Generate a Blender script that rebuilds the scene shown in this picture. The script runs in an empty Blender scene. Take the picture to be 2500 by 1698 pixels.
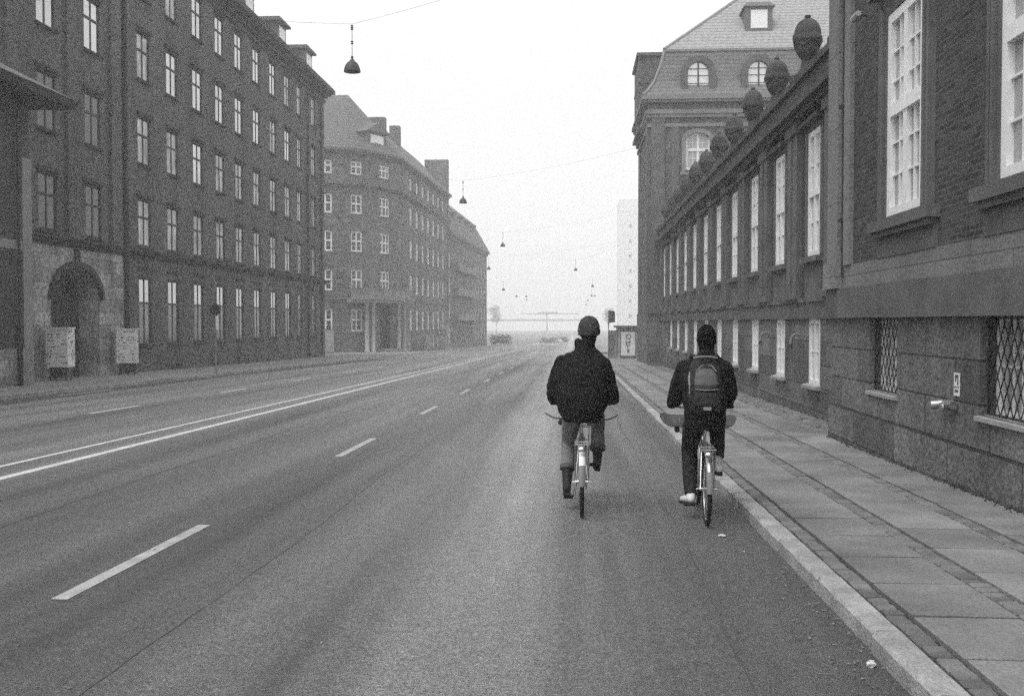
import bpy, math, random
from mathutils import Vector, Matrix
random.seed(7)
C = bpy.context.scene.collection
SC = bpy.context.scene
R = math.radians
CAM_H = 1.8

# ---------------------------------------------------------------- camera
cd = bpy.data.cameras.new('camera'); cam = bpy.data.objects.new('camera', cd); C.objects.link(cam)
cd.sensor_width = 36; cd.lens = 34.56; cd.clip_start = .1; cd.clip_end = 4000
cam.location = (0, 0, CAM_H)
cam.rotation_euler = (R(90 - 1.53), 0, R(3.58))
SC.camera = cam
# ---------------------------------------------------------------- sky: an even white overcast
SUN_EL, SUN_AZ = R(62), R(215)
w = bpy.data.worlds.new('World'); SC.world = w; w.use_nodes = True
nt = w.node_tree; bg = nt.nodes['Background']
sky = nt.nodes.new('ShaderNodeTexSky'); sky.sky_type = 'NISHITA'; sky.sun_disc = False
sky.sun_elevation = SUN_EL; sky.sun_rotation = SUN_AZ
sky.air_density = 1.0; sky.dust_density = 6.0; sky.ozone_density = 1.0
bw = nt.nodes.new('ShaderNodeRGBToBW')
ov = nt.nodes.new('ShaderNodeMapRange'); ov.inputs['From Min'].default_value = 0; ov.inputs['From Max'].default_value = 30
ov.inputs['To Min'].default_value = 6.7; ov.inputs['To Max'].default_value = 7.5
nt.links.new(sky.outputs[0], bw.inputs[0]); nt.links.new(bw.outputs[0], ov.inputs['Value'])
nt.links.new(ov.outputs[0], bg.inputs['Color'])
bg.inputs['Strength'].default_value = .1
sd = bpy.data.lights.new('sun', 'SUN'); sd.energy = 1.5; sd.angle = R(35); sd.color = (1, 1, 1)
sun = bpy.data.objects.new('sun', sd); C.objects.link(sun)
sun.rotation_euler = (R(90) - SUN_EL, 0, R(180) - SUN_AZ)
SC.view_settings.view_transform = 'Standard'; SC.view_settings.look = 'None'
SC.view_settings.gamma = 1; SC.view_settings.exposure = 0.74
SC.view_settings.use_curve_mapping = False
SC.cycles.max_bounces = 6; SC.cycles.volume_bounces = 4; SC.cycles.use_denoising = False
SC.cycles.use_adaptive_sampling = True; SC.cycles.adaptive_threshold = .07; SC.cycles.adaptive_min_samples = 40
HAZE = 0.0021

# ---------------------------------------------------------------- materials (a black and white world)
MATS = {}; K = .8
def mat(name, lo, hi=None, scale=3.0, rough=.7, bump=0.0, bscale=40, metal=0.0, spec=.4, stretch=(1, 1, 1), detail=5,
        island=0.0, fine=0.0, obj=False):
    if name in MATS: return MATS[name]
    m = bpy.data.materials.new(name); m.use_nodes = True; MATS[name] = m
    n = m.node_tree.nodes; L = m.node_tree.links; b = n['Principled BSDF']
    b.inputs['Roughness'].default_value = rough; b.inputs['Metallic'].default_value = metal
    b.inputs['Specular IOR Level'].default_value = spec
    if hi is None: hi = lo
    if obj:
        tc = n.new('ShaderNodeTexCoord'); src = tc.outputs['Object']
    else:
        g = n.new('ShaderNodeNewGeometry'); src = g.outputs['Position']
    mp = n.new('ShaderNodeMapping'); mp.inputs['Scale'].default_value = stretch; L.new(src, mp.inputs[0])
    nz = n.new('ShaderNodeTexNoise'); nz.inputs['Scale'].default_value = scale; nz.inputs['Detail'].default_value = detail
    nz.inputs['Roughness'].default_value = .6
    L.new(mp.outputs[0], nz.inputs['Vector'])
    mr = n.new('ShaderNodeMapRange'); mr.inputs['From Min'].default_value = .3; mr.inputs['From Max'].default_value = .7
    mr.inputs['To Min'].default_value = lo; mr.inputs['To Max'].default_value = hi
    L.new(nz.outputs['Fac'], mr.inputs['Value']); out = mr.outputs[0]
    if fine:
        nf = n.new('ShaderNodeTexNoise'); nf.inputs['Scale'].default_value = 42; nf.inputs['Detail'].default_value = 6; nf.inputs['Roughness'].default_value = .75
        L.new(src, nf.inputs['Vector'])
        mf = n.new('ShaderNodeMapRange'); mf.inputs['From Min'].default_value = .3; mf.inputs['From Max'].default_value = .7
        mf.inputs['To Min'].default_value = 1 - fine; mf.inputs['To Max'].default_value = 1 + fine
        L.new(nf.outputs['Fac'], mf.inputs['Value'])
        mu = n.new('ShaderNodeMath'); mu.operation = 'MULTIPLY'; L.new(out, mu.inputs[0]); L.new(mf.outputs[0], mu.inputs[1]); out = mu.outputs[0]
    if island:
        gi = n.new('ShaderNodeNewGeometry')
        mi = n.new('ShaderNodeMapRange'); mi.inputs['To Min'].default_value = 1 - island; mi.inputs['To Max'].default_value = 1 + island
        L.new(gi.outputs['Random Per Island'], mi.inputs['Value'])
        mu = n.new('ShaderNodeMath'); mu.operation = 'MULTIPLY'; L.new(out, mu.inputs[0]); L.new(mi.outputs[0], mu.inputs[1]); out = mu.outputs[0]
    L.new(out, b.inputs['Base Color'])
    if bump:
        nb = n.new('ShaderNodeTexNoise'); nb.inputs['Scale'].default_value = bscale; nb.inputs['Detail'].default_value = 6
        L.new(src, nb.inputs['Vector'])
        bp = n.new('ShaderNodeBump'); bp.inputs['Strength'].default_value = bump; bp.inputs['Distance'].default_value = .02
        L.new(nb.outputs['Fac'], bp.inputs['Height']); L.new(bp.outputs[0], b.inputs['Normal'])
    return m

def brick(name, c1, c2, mortar, bw_=.24, bh=.07, ms=.01, off=(0, 0), rough=.85, bump=.5, stain=.25, sscale=.5, vstain=1, gs=28, ga=.4, spec=.2):
    c1, c2, mortar = c1 * K, c2 * K, mortar * K
    """masonry: courses laid along the wall in world space, with stains of their own"""
    m = bpy.data.materials.new(name); m.use_nodes = True; MATS[name] = m
    n = m.node_tree.nodes; L = m.node_tree.links; b = n['Principled BSDF']
    b.inputs['Roughness'].default_value = rough; b.inputs['Specular IOR Level'].default_value = spec
    g = n.new('ShaderNodeNewGeometry'); sp = n.new('ShaderNodeSeparateXYZ'); L.new(g.outputs['Position'], sp.inputs[0])
    ad = n.new('ShaderNodeMath'); ad.operation = 'ADD'; L.new(sp.outputs[0], ad.inputs[0]); L.new(sp.outputs[1], ad.inputs[1])
    a1 = n.new('ShaderNodeMath'); a1.operation = 'ADD'; L.new(ad.outputs[0], a1.inputs[0]); a1.inputs[1].default_value = off[0]
    a2 = n.new('ShaderNodeMath'); a2.operation = 'ADD'; L.new(sp.outputs[2], a2.inputs[0]); a2.inputs[1].default_value = off[1]
    cx = n.new('ShaderNodeCombineXYZ'); L.new(a1.outputs[0], cx.inputs[0]); L.new(a2.outputs[0], cx.inputs[1])
    bt = n.new('ShaderNodeTexBrick'); L.new(cx.outputs[0], bt.inputs['Vector'])
    bt.inputs['Color1'].default_value = (c1,) * 3 + (1,); bt.inputs['Color2'].default_value = (c2,) * 3 + (1,)
    bt.inputs['Mortar'].default_value = (mortar,) * 3 + (1,); bt.inputs['Scale'].default_value = 1
    bt.inputs['Brick Width'].default_value = bw_; bt.inputs['Row Height'].default_value = bh; bt.inputs['Mortar Size'].default_value = ms
    bt.inputs['Mortar Smooth'].default_value = .3
    mp = n.new('ShaderNodeMapping'); mp.inputs['Scale'].default_value = (1, 1, .35 if vstain else 1); L.new(g.outputs['Position'], mp.inputs[0])
    nz = n.new('ShaderNodeTexNoise'); nz.inputs['Scale'].default_value = sscale; nz.inputs['Detail'].default_value = 7; nz.inputs['Roughness'].default_value = .65
    L.new(mp.outputs[0], nz.inputs['Vector'])
    mr = n.new('ShaderNodeMapRange'); mr.inputs['From Min'].default_value = .3; mr.inputs['From Max'].default_value = .7
    mr.inputs['To Min'].default_value = 1 - stain; mr.inputs['To Max'].default_value = 1 + stain; L.new(nz.outputs['Fac'], mr.inputs['Value'])
    nf = n.new('ShaderNodeTexNoise'); nf.inputs['Scale'].default_value = gs; nf.inputs['Detail'].default_value = 5; L.new(g.outputs['Position'], nf.inputs['Vector'])
    mf = n.new('ShaderNodeMapRange'); mf.inputs['From Min'].default_value = .3; mf.inputs['From Max'].default_value = .7
    mf.inputs['To Min'].default_value = 1 - ga; mf.inputs['To Max'].default_value = 1 + ga; L.new(nf.outputs['Fac'], mf.inputs['Value'])
    m1 = n.new('ShaderNodeMath'); m1.operation = 'MULTIPLY'; L.new(mr.outputs[0], m1.inputs[0]); L.new(mf.outputs[0], m1.inputs[1])
    vm = n.new('ShaderNodeVectorMath'); vm.operation = 'SCALE'; L.new(bt.outputs['Color'], vm.inputs[0]); L.new(m1.outputs[0], vm.inputs['Scale'])
    L.new(vm.outputs[0], b.inputs['Base Color'])
    sm = n.new('ShaderNodeMath'); sm.operation = 'MULTIPLY_ADD'; L.new(bt.outputs['Fac'], sm.inputs[0]); sm.inputs[1].default_value = -1.0
    L.new(nf.outputs['Fac'], sm.inputs[2])
    bp = n.new('ShaderNodeBump'); bp.inputs['Strength'].default_value = bump; bp.inputs['Distance'].default_value = .015
    L.new(sm.outputs[0], bp.inputs['Height']); L.new(bp.outputs[0], b.inputs['Normal'])
    return m

brick('brick_dark', .045, .095, .11, stain=.35, off=(0, 0))
brick('brick_left', .058, .135, .14, stain=.4, gs=7, ga=.6)
brick('brick_pale', .13, .20, .16, stain=.25, gs=3.5, ga=.4)
brick('brick_gable', .11, .15, .15, stain=.3, gs=5, ga=.45)
brick('brick_rust', .12, .16, .035, bw_=60, bh=.62, ms=.035, stain=.2, gs=3.5, ga=.4)
brick('granite', .095, .20, .03, bw_=1.9, bh=.48, ms=.012, off=(.3, .06), stain=.4, sscale=1.1, bump=1.0, rough=.7, spec=.35, gs=22, ga=.6)
brick('granite_left', .22, .42, .12, bw_=1.1, bh=.55, ms=.012, stain=.45, sscale=.9, gs=7, ga=.5)
brick('ashlar', .20, .235, .09, bw_=2.1, bh=1.2, ms=.008, off=(.4, -.12), stain=.22, sscale=.8, spec=.3)
mat('stone_belt', .07, .13, 1.4, .8, .5, 60, fine=.45)
mat('stone_trim', .075, .14, 1.2, .85, .4, 50, fine=.4)
mat('stone_dark', .03, .075, 2.0, .9, .6, 30, fine=.45)
mat('stone_gable', .16, .24, 1.0, .85, .3, 50)
mat('ledge', .02, .05, 1.5, .85, fine=.3, spec=.2)
mat('roof_tile', .2, .26, 1, .7)
mat('roof_dark', .07, .1, .8, .75)
mat('roof_mid', .09, .14, .6, .8, spec=.3)
mat('white_paint', .72, .82, 2, .45, spec=.5)
mat('grey_paint', .3, .36, 2, .5)
mat('black_paint', .012, .02, 5, .45)
mat('window_dark', .012, .02, 2, .6)
mat('pipe', .015, .03, 2, .7)
mat('interior', .015, .03, 2, .9)
mat('iron', .02, .03, 3, .5, metal=.5)
mat('chrome', .6, .7, 3, .22, metal=1)
mat('steel', .3, .4, 4, .35, metal=.8)
mat('rubber', .012, .018, 4, .75)
mat('black_cloth', .003, .020, 55, .95, .25, 60, spec=.12, obj=True)
mat('black_knit', .006, .012, 30, 1, .8, 160, spec=.05, obj=True)
mat('grey_knit', .045, .10, 22, 1, .9, 140, spec=.05, obj=True)
mat('denim', .12, .27, 45, .95, .4, 90, spec=.1, obj=True)
mat('dark_denim', .012, .04, 45, .95, .4, 90, spec=.1, obj=True)
mat('leather', .008, .014, 8, .75, .2, 60, obj=True)
mat('skin', .32, .36, 5, .55, spec=.35, obj=True)
mat('white_shoe', .6, .7, 6, .6, obj=True)
mat('pack_cloth', .014, .04, 40, .85, .3, 80, spec=.2, obj=True)
mat('pack_light', .07, .1, 7, .7, .2, 80, obj=True)
mat('strap_light', .2, .3, 7, .6)
mat('grip', .06, .09, 20, .9, obj=True)
mat('maple', .18, .25, 6, .5, stretch=(1, 8, 8), obj=True)
mat('poster', .6, .78, 3, .7)
mat('ink', .03, .12, 9, .7)
mat('bark', .04, .07, 6, .9)
mat('leaf', .03, .07, 1.5, .8, island=.5)
mat('weed', .02, .05, 5, .9, island=.4)
mat('car_white', .6, .65, 2, .3); mat('car_dark', .05, .08, 2, .3)
mat('kerb', .22, .42, 3.0, .75, .9, 45, island=.12, fine=.3)
mat('slab', .11, .26, .8, .7, .35, 60, island=.16, fine=.35, spec=.4)
mat('cobble', .12, .19, 5, .8, .5, 60, island=.28, fine=.25)
mat('joint', .008, .02, 6, .95, .4, 50)
mat('paint_line', .42, .62, 3.5, .6, .3, 60, fine=.2)
mat('paint_old', .26, .4, 5, .7, .3, 60, fine=.3)
mat('pave_left', .17, .25, .8, .85, .2, 30, spec=.3)
mat('ground', .1, .14, .2, .9)
mat('paper', .55, .7, 8, .8); mat('leaf_dry', .08, .3, 12, .85, island=.5)

def glass(name, base, metal, rough, lo=.7, hi=1.0, sc=.8):
    m = mat(name, base * lo, base * hi, sc, rough, metal=metal, spec=.6, stretch=(1, 1, .4)); return m
glass('pane_mirror', .62, .92, .05)
glass('pane_dark', .03, 0, .06)
glass('pane_low', .14, .3, .08, .2, 1.6, 1.9)
glass('pane_half', .30, .4, .08, .05, 1.7, 1.9)
glass('pane_curtain', .42, .25, .12)
glass('pane_white', .62, .35, .15)

def asphalt():
    m = bpy.data.materials.new('asphalt'); m.use_nodes = True; MATS['asphalt'] = m
    n = m.node_tree.nodes; L = m.node_tree.links; b = n['Principled BSDF']
    g = n.new('ShaderNodeNewGeometry')
    def noise(scale, st, det=5, rg=.6):
        mp = n.new('ShaderNodeMapping'); mp.inputs['Scale'].default_value = st; L.new(g.outputs['Position'], mp.inputs[0])
        z = n.new('ShaderNodeTexNoise'); z.inputs['Scale'].default_value = scale; z.inputs['Detail'].default_value = det
        z.inputs['Roughness'].default_value = rg; L.new(mp.outputs[0], z.inputs['Vector']); return z.outputs['Fac']
    def rng(v, a, c, f0=.3, f1=.7):
        r_ = n.new('ShaderNodeMapRange'); r_.inputs['From Min'].default_value = f0; r_.inputs['From Max'].default_value = f1
        r_.inputs['To Min'].default_value = a; r_.inputs['To Max'].default_value = c; L.new(v, r_.inputs['Value']); return r_.outputs[0]
    def mul(a, c):
        q = n.new('ShaderNodeMath'); q.operation = 'MULTIPLY'; L.new(a, q.inputs[0]); L.new(c, q.inputs[1]); return q.outputs[0]
    streak = rng(noise(1.1, (1, .025, 1), 4), .55, 1.55)          # worn wheel tracks along the street
    patch = rng(noise(.35, (1, .35, 1), 5), .85, 1.18)
    mid = rng(noise(9, (1, 1, 1), 5), .86, 1.14)
    fine = mul(rng(noise(120, (1, 1, 1), 4, .8), .2, 1.9, .35, .65), rng(noise(42, (1, 1, 1), 5, .75), .55, 1.5, .35, .65))
    base = n.new('ShaderNodeValue'); base.outputs[0].default_value = .15
    sx = n.new('ShaderNodeSeparateXYZ'); L.new(g.outputs['Position'], sx.inputs[0])
    wv = n.new('ShaderNodeMath'); wv.operation = 'MULTIPLY_ADD'; L.new(noise(.25, (1, .3, 1), 3), wv.inputs[0]); wv.inputs[1].default_value = 1.0; L.new(sx.outputs[0], wv.inputs[2])
    lane = n.new('ShaderNodeMapRange'); lane.inputs['From Min'].default_value = -16.5; lane.inputs['From Max'].default_value = 3.5; L.new(wv.outputs[0], lane.inputs['Value'])
    cr = n.new('ShaderNodeValToRGB'); cr.color_ramp.interpolation = 'EASE'; L.new(lane.outputs[0], cr.inputs[0])
    st_ = [(-16, .7), (-13, 1.05), (-10, .85), (-8.6, 1.0), (-6.9, .8), (-5.2, .62), (-4.0, .78), (-3.0, .58), (-1.9, .72), (-1.1, .95), (-.2, 1.5), (.6, 1.35), (1.3, .85), (2.2, .55)]
    while len(cr.color_ramp.elements) > 1: cr.color_ramp.elements.remove(cr.color_ramp.elements[-1])
    for i_, (x_, v_) in enumerate(st_):
        e_ = cr.color_ramp.elements[0] if i_ == 0 else cr.color_ramp.elements.new((x_ + 16.5) / 20)
        e_.position = (x_ + 16.5) / 20; e_.color = (v_ * .6,) * 3 + (1,)
    sc_ = n.new('ShaderNodeMath'); sc_.operation = 'MULTIPLY'; L.new(cr.outputs[0], sc_.inputs[0]); sc_.inputs[1].default_value = 1.667
    v = mul(mul(mul(mul(mul(base.outputs[0], streak), patch), mid), fine), sc_.outputs[0])
    L.new(v, b.inputs['Base Color'])
    L.new(rng(noise(1.1, (1, .025, 1), 4), .58, .42), b.inputs['Roughness'])
    b.inputs['Specular IOR Level'].default_value = .5
    hs = n.new('ShaderNodeMath'); hs.operation = 'ADD'; L.new(noise(130, (1, 1, 1), 3, .75), hs.inputs[0]); L.new(noise(38, (1, 1, 1), 4), hs.inputs[1])
    bp = n.new('ShaderNodeBump'); bp.inputs['Strength'].default_value = 1.0; bp.inputs['Distance'].default_value = .02
    L.new(hs.outputs[0], bp.inputs['Height']); L.new(bp.outputs[0], b.inputs['Normal'])
asphalt()

def tile_roof(name, base, row=.33):
    m = bpy.data.materials.new(name); m.use_nodes = True; MATS[name] = m
    n = m.node_tree.nodes; L = m.node_tree.links; b = n['Principled BSDF']; b.inputs['Roughness'].default_value = .75
    g = n.new('ShaderNodeNewGeometry'); sp = n.new('ShaderNodeSeparateXYZ'); L.new(g.outputs['Position'], sp.inputs[0])
    def op(o, a, c):
        q = n.new('ShaderNodeMath'); q.operation = o
        for i, x in enumerate((a, c)):
            if x is None: continue
            if isinstance(x, (int, float)): q.inputs[i].default_value = x
            else: L.new(x, q.inputs[i])
        return q.outputs[0]
    t = op('ADD', sp.outputs[0], sp.outputs[1])
    wob = op('MULTIPLY', op('SINE', op('MULTIPLY', t, 2 * math.pi / .4), None), .022)
    fr = op('FRACT', op('DIVIDE', op('ADD', sp.outputs[2], wob), row), None)
    k = op('MULTIPLY_ADD', fr, -.55)
    n.active = None
    edge = n.new('ShaderNodeMapRange'); edge.inputs['From Min'].default_value = .0; edge.inputs['From Max'].default_value = .3
    edge.inputs['To Min'].default_value = base * .38; edge.inputs['To Max'].default_value = base; L.new(fr, edge.inputs['Value'])
    nz = n.new('ShaderNodeTexNoise'); nz.inputs['Scale'].default_value = 5; nz.inputs['Detail'].default_value = 6; L.new(g.outputs['Position'], nz.inputs['Vector'])
    mr = n.new('ShaderNodeMapRange'); mr.inputs['From Min'].default_value = .3; mr.inputs['From Max'].default_value = .7
    mr.inputs['To Min'].default_value = .75; mr.inputs['To Max'].default_value = 1.25; L.new(nz.outputs['Fac'], mr.inputs['Value'])
    L.new(op('MULTIPLY', edge.outputs[0], mr.outputs[0]), b.inputs['Base Color'])
    bp = n.new('ShaderNodeBump'); bp.inputs['Strength'].default_value = .8; bp.inputs['Distance'].default_value = .04
    L.new(fr, bp.inputs['Height']); L.new(bp.outputs[0], b.inputs['Normal'])
tile_roof('tiles_light', .28, .27); tile_roof('tiles_dark', .14, .25); tile_roof('tiles_mid', .10, .36)

# ---------------------------------------------------------------- mesh helpers
class MB:
    def __init__(s): s.v = []; s.f = []; s.sm = []
    def add(s, vs, fs, smooth=False):
        k = len(s.v); s.v += [tuple(p) for p in vs]; s.f += [tuple(i + k for i in f) for f in fs]; s.sm += [smooth] * len(fs); return s
    def hexa(s, p):  # 8 points: bottom 4 ccw, top 4
        return s.add(p, [(3, 2, 1, 0), (4, 5, 6, 7), (0, 1, 5, 4), (1, 2, 6, 5), (2, 3, 7, 6), (3, 0, 4, 7)])
    def box(s, x0, x1, y0, y1, z0, z1):
        return s.hexa([(x0, y0, z0), (x1, y0, z0), (x1, y1, z0), (x0, y1, z0), (x0, y0, z1), (x1, y0, z1), (x1, y1, z1), (x0, y1, z1)])
    def tube(s, a, b, r0, r1=None, n=10, caps=True):
        a = Vector(a); b = Vector(b); r1 = r0 if r1 is None else r1
        d = (b - a); d = d.normalized() if d.length > 1e-9 else Vector((0, 0, 1))
        u = d.orthogonal().normalized(); v = d.cross(u)
        vs = []
        for c, r in ((a, r0), (b, r1)):
            for i in range(n):
                t = 2 * math.pi * i / n; vs.append(c + (u * math.cos(t) + v * math.sin(t)) * r)
        fs = [(i, (i + 1) % n, n + (i + 1) % n, n + i) for i in range(n)]
        s.add(vs, fs, True)
        if caps: s.add(vs[:n], [tuple(reversed(range(n)))]); s.add(vs[n:], [tuple(range(n))])
        return s
    def path(s, pts, r, n=8):
        for i in range(len(pts) - 1): s.tube(pts[i], pts[i + 1], r if not isinstance(r, list) else r[i], None if not isinstance(r, list) else r[i + 1], n)
        return s
    def ell(s, c, rx, ry, rz, n=16, m=10, mtx=None):
        vs = [Vector((0, 0, -rz))]; 
        for j in range(1, m):
            ph = -math.pi / 2 + math.pi * j / m
            for i in range(n):
                t = 2 * math.pi * i / n; vs.append(Vector((rx * math.cos(ph) * math.cos(t), ry * math.cos(ph) * math.sin(t), rz * math.sin(ph))))
        vs.append(Vector((0, 0, rz)))
        fs = [(0, 1 + (i + 1) % n, 1 + i) for i in range(n)]
        for j in range(m - 2):
            for i in range(n):
                a = 1 + j * n + i; b2 = 1 + j * n + (i + 1) % n; fs.append((a, b2, b2 + n, a + n))
        k = 1 + (m - 2) * n
        fs += [(k + i, k + (i + 1) % n, len(vs) - 1) for i in range(n)]
        c = Vector(c)
        return s.add([(mtx @ q if mtx else q) + c for q in vs], fs, True)
    def limb(s, pts, radii, n=14):
        for i in range(len(pts) - 1): s.tube(pts[i], pts[i + 1], radii[i], radii[i + 1], n)
        for p, r in zip(pts, radii): s.ell(p, r, r, r, n, 8)
        return s
    def rings(s, rs, n=24, caps=True):   # (cx, cy, cz, rx, ry) stacked
        vs = []
        for (cx, cy, cz, rx, ry) in rs:
            for i in range(n):
                t = 2 * math.pi * i / n; vs.append((cx + rx * math.cos(t), cy + ry * math.sin(t), cz))
        fs = []
        for j in range(len(rs) - 1):
            for i in range(n):
                a = j * n + i; b2 = j * n + (i + 1) % n; fs.append((a, b2, b2 + n, a + n))
        s.add(vs, fs, True)
        if caps: s.add(vs[:n], [tuple(reversed(range(n)))]); s.add(vs[-n:], [tuple(range(n))])
        return s
    def torus(s, c, R_, r, n=40, m=10, axis='x'):
        vs = []
        for i in range(n):
            t = 2 * math.pi * i / n
            for j in range(m):
                p = 2 * math.pi * j / m; q = R_ + r * math.cos(p)
                a, b2, e = q * math.cos(t), q * math.sin(t), r * math.sin(p)
                vs.append((c[0] + e, c[1] + a, c[2] + b2) if axis == 'x' else (c[0] + a, c[1] + b2, c[2] + e))
        fs = [(i * m + j, ((i + 1) % n) * m + j, ((i + 1) % n) * m + (j + 1) % m, i * m + (j + 1) % m) for i in range(n) for j in range(m)]
        return s.add(vs, fs, True)
    def prism(s, poly, x0, x1):  # poly in (y, z), extruded along x
        n = len(poly); vs = [(x0, y, z) for y, z in poly] + [(x1, y, z) for y, z in poly]
        return s.add(vs, [tuple(reversed(range(n))), tuple(range(n, 2 * n))] + [(i, (i + 1) % n, n + (i + 1) % n, n + i) for i in range(n)])
    def quad(s, a, b, c, d): return s.add([a, b, c, d], [(0, 1, 2, 3)])
    def mesh(s, name, m):
        me = bpy.data.meshes.new(name); me.from_pydata(s.v, [], s.f); me.materials.append(MATS[m] if isinstance(m, str) else m)
        for p, k in zip(me.polygons, s.sm): p.use_smooth = k
        me.update(); return me

WL = {}
def link(o, parent, loc=(0, 0, 0), rz=0):
    C.objects.link(o); o.location = loc; o.rotation_euler = (0, 0, rz)
    WL[o.name] = Matrix.Translation(loc) @ Matrix.Rotation(rz, 4, 'Z')
    if parent:
        o.parent = parent; o.matrix_parent_inverse = WL[parent.name].inverted()
    return o
def obj(name, mb, m, parent=None, loc=(0, 0, 0), rz=0):
    me = mb.mesh(name, m) if isinstance(mb, MB) else mb
    return link(bpy.data.objects.new(name, me), parent, loc, rz)
def tag(o, label=None, cat=None, group=None, kind=None):
    for k, v in (('label', label), ('category', cat), ('group', group), ('kind', kind)):
        if v: o[k] = v
    return o
def thing(name, label, cat, loc=(0, 0, 0), rz=0, group=None):
    return tag(link(bpy.data.objects.new(name, None), None, loc, rz), label, cat, group)
def struct(name, mb, m): return tag(obj(name, mb, m), kind='structure')
def copy_tree(o, parent=None, loc=None, rz=None):
    c = o.copy(); C.objects.link(c)
    if parent: c.parent = parent
    if loc is not None: c.location = loc
    if rz is not None: c.rotation_euler = (0, 0, rz)
    for ch in o.children: copy_tree(ch, c)
    return c

# ---------------------------------------------------------------- terrain
SL = .0146
def gz(y): return -SL * y if y < 260 else -SL * 260 - .004 * (y - 260)
def xo(y):    # the street bends gently to the right in the distance
    if y < 80: return 0
    if y < 120: return .045 * (y - 80) ** 2 / 80
    return .9 + .045 * (y - 120)
YS = [-30, -10, 0, 4, 8, 12, 16, 20, 26, 32, 40, 50, 60, 70, 80, 90, 100, 110, 120, 135, 150, 170, 190, 215, 240, 260, 300, 360, 450, 600, 900]
def strip(mb, fx0, fx1, ys, dz=0.0):
    for a, b2 in zip(ys[:-1], ys[1:]):
        mb.quad((fx0(a), a, gz(a) + dz), (fx1(a), a, gz(a) + dz), (fx1(b2), b2, gz(b2) + dz), (fx0(b2), b2, gz(b2) + dz))
g = MB(); strip(g, lambda y: -150, lambda y: 150, YS, -.012); struct('ground', g, 'ground')
g = MB(); strip(g, lambda y: -16.6 + xo(y), lambda y: 1.9 + xo(y), YS, 0)
for (ya, yb) in ((81.5, 92),): strip(g, lambda y: -90, lambda y: -16.6 + xo(y), [ya, 86, yb], 0)
strip(g, lambda y: 1.9 + xo(y), lambda y: 60, [86, 92, 100, 104], 0)
struct('road', g, 'asphalt')

def rng_ys(a, b2, st=4):
    r = [a]; 
    while r[-1] + st < b2: r.append(r[-1] + st)
    return r + [b2]
def line(mb, x, wd, a, b2, dz=.004):
    strip(mb, lambda y: x - wd / 2 + xo(y), lambda y: x + wd / 2 + xo(y), rng_ys(a, b2), dz)
g = MB()
line(g, -7.2, .15, 3, 150); line(g, -7.86, .10, 3, 150)
k = 22.0
while k < 150: line(g, -11.15, .11, k, k + 2.6); k += 8.3
line(g, -14.3, .12, 46, 67.5); line(g, -14.3, .12, 100, 175); line(g, -15.4, .1, 28.5, 32)
struct('road_marking', g, 'paint_line')
g = MB(); y0 = 6.45
while y0 < 140:
    line(g, -3.5, .12, y0, y0 + 2.65); y0 += 7.95
struct('lane_marking', g, 'paint_old')
g = MB()   # darker asphalt strip along the left gutter, and a repair patch
strip(g, lambda y: -15.9, lambda y: -14.9 + .5 * math.sin(y * .11), [-10, 0, 10, 20, 25, 30, 35, 40, 45, 50, 55, 60, 65, 70, 76], .003)
mat('gutter', .055, .085, 2, .8, .5, 60, fine=.3, spec=.3); struct('gutter_strip', g, 'gutter')

g = MB()
for (x, a, b2, wd) in ((-2.43, 3, 18, .006), (.95, 4, 40, .005), (-5.4, 6, 70, .012)):      # long seams between the laid lanes of asphalt
    ys = [a + i * .35 for i in range(int((b2 - a) / .35))]; q = [(x + .03 * math.sin(y * .9) + random.uniform(-.012, .012), wd * random.uniform(.3, 1)) for y in ys]
    for (y0_, (xa, wa)), (y1_, (xb, wb)) in zip(zip(ys, q), zip(ys[1:], q[1:])):
        g.quad((xa - wa, y0_, gz(y0_) + .003), (xa + wa, y0_, gz(y0_) + .003), (xb + wb, y1_, gz(y1_) + .003), (xb - wb, y1_, gz(y1_) + .003))
struct('road_seam', g, 'gutter')
# left pavement and its kerb
g = MB(); kb = MB()
strip(g, lambda y: -20.2, lambda y: -16.05, rng_ys(-20, 79.5, 5), .12)
strip(g, lambda y: -60, lambda y: -20.2, [79, 80.2], .12)
strip(g, lambda y: -60, lambda y: -23 + (y - 93) * .2, [93.2, 96, 99.6, 100.5, 102], .12)
strip(g, lambda y: -23 + (y - 93) * .2 - .02, lambda y: -16.1 + xo(y), [93.2, 96, 99.6, 102], .12)
strip(g, lambda y: -23 + xo(y), lambda y: -16.1 + xo(y), rng_ys(102, 215, 6), .12)
struct('pavement_left', g, 'pave_left')
def kerb_run(mb, fx0, fx1, ys, h=.125):
    for a, b2 in zip(ys[:-1], ys[1:]):
        p = []
        e = .006
        for z in (-.1, 0):
            pass
        mb.hexa([(fx0(a), a + e, gz(a) - .1), (fx1(a), a + e, gz(a) - .1), (fx1(b2), b2 - e, gz(b2) - .1), (fx0(b2), b2 - e, gz(b2) - .1),
                 (fx0(a), a + e, gz(a) + h), (fx1(a), a + e, gz(a) + h), (fx1(b2), b2 - e, gz(b2) + h), (fx0(b2), b2 - e, gz(b2) + h)])
kerb_run(kb, lambda y: -16.05, lambda y: -15.9, rng_ys(-20, 79.5, 1.3))
kerb_run(kb, lambda y: -16.1 + xo(y), lambda y: -15.95 + xo(y), rng_ys(93.2, 215, 2.5))
kb.box(-60, -16.06, 80.2, 80.35, gz(80) - .1, gz(80) + .125); kb.box(-60, -15.9 + xo(93), 93.05, 93.2, gz(93) - .1, gz(93) + .125)
struct('kerb_left', kb, 'kerb')

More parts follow.
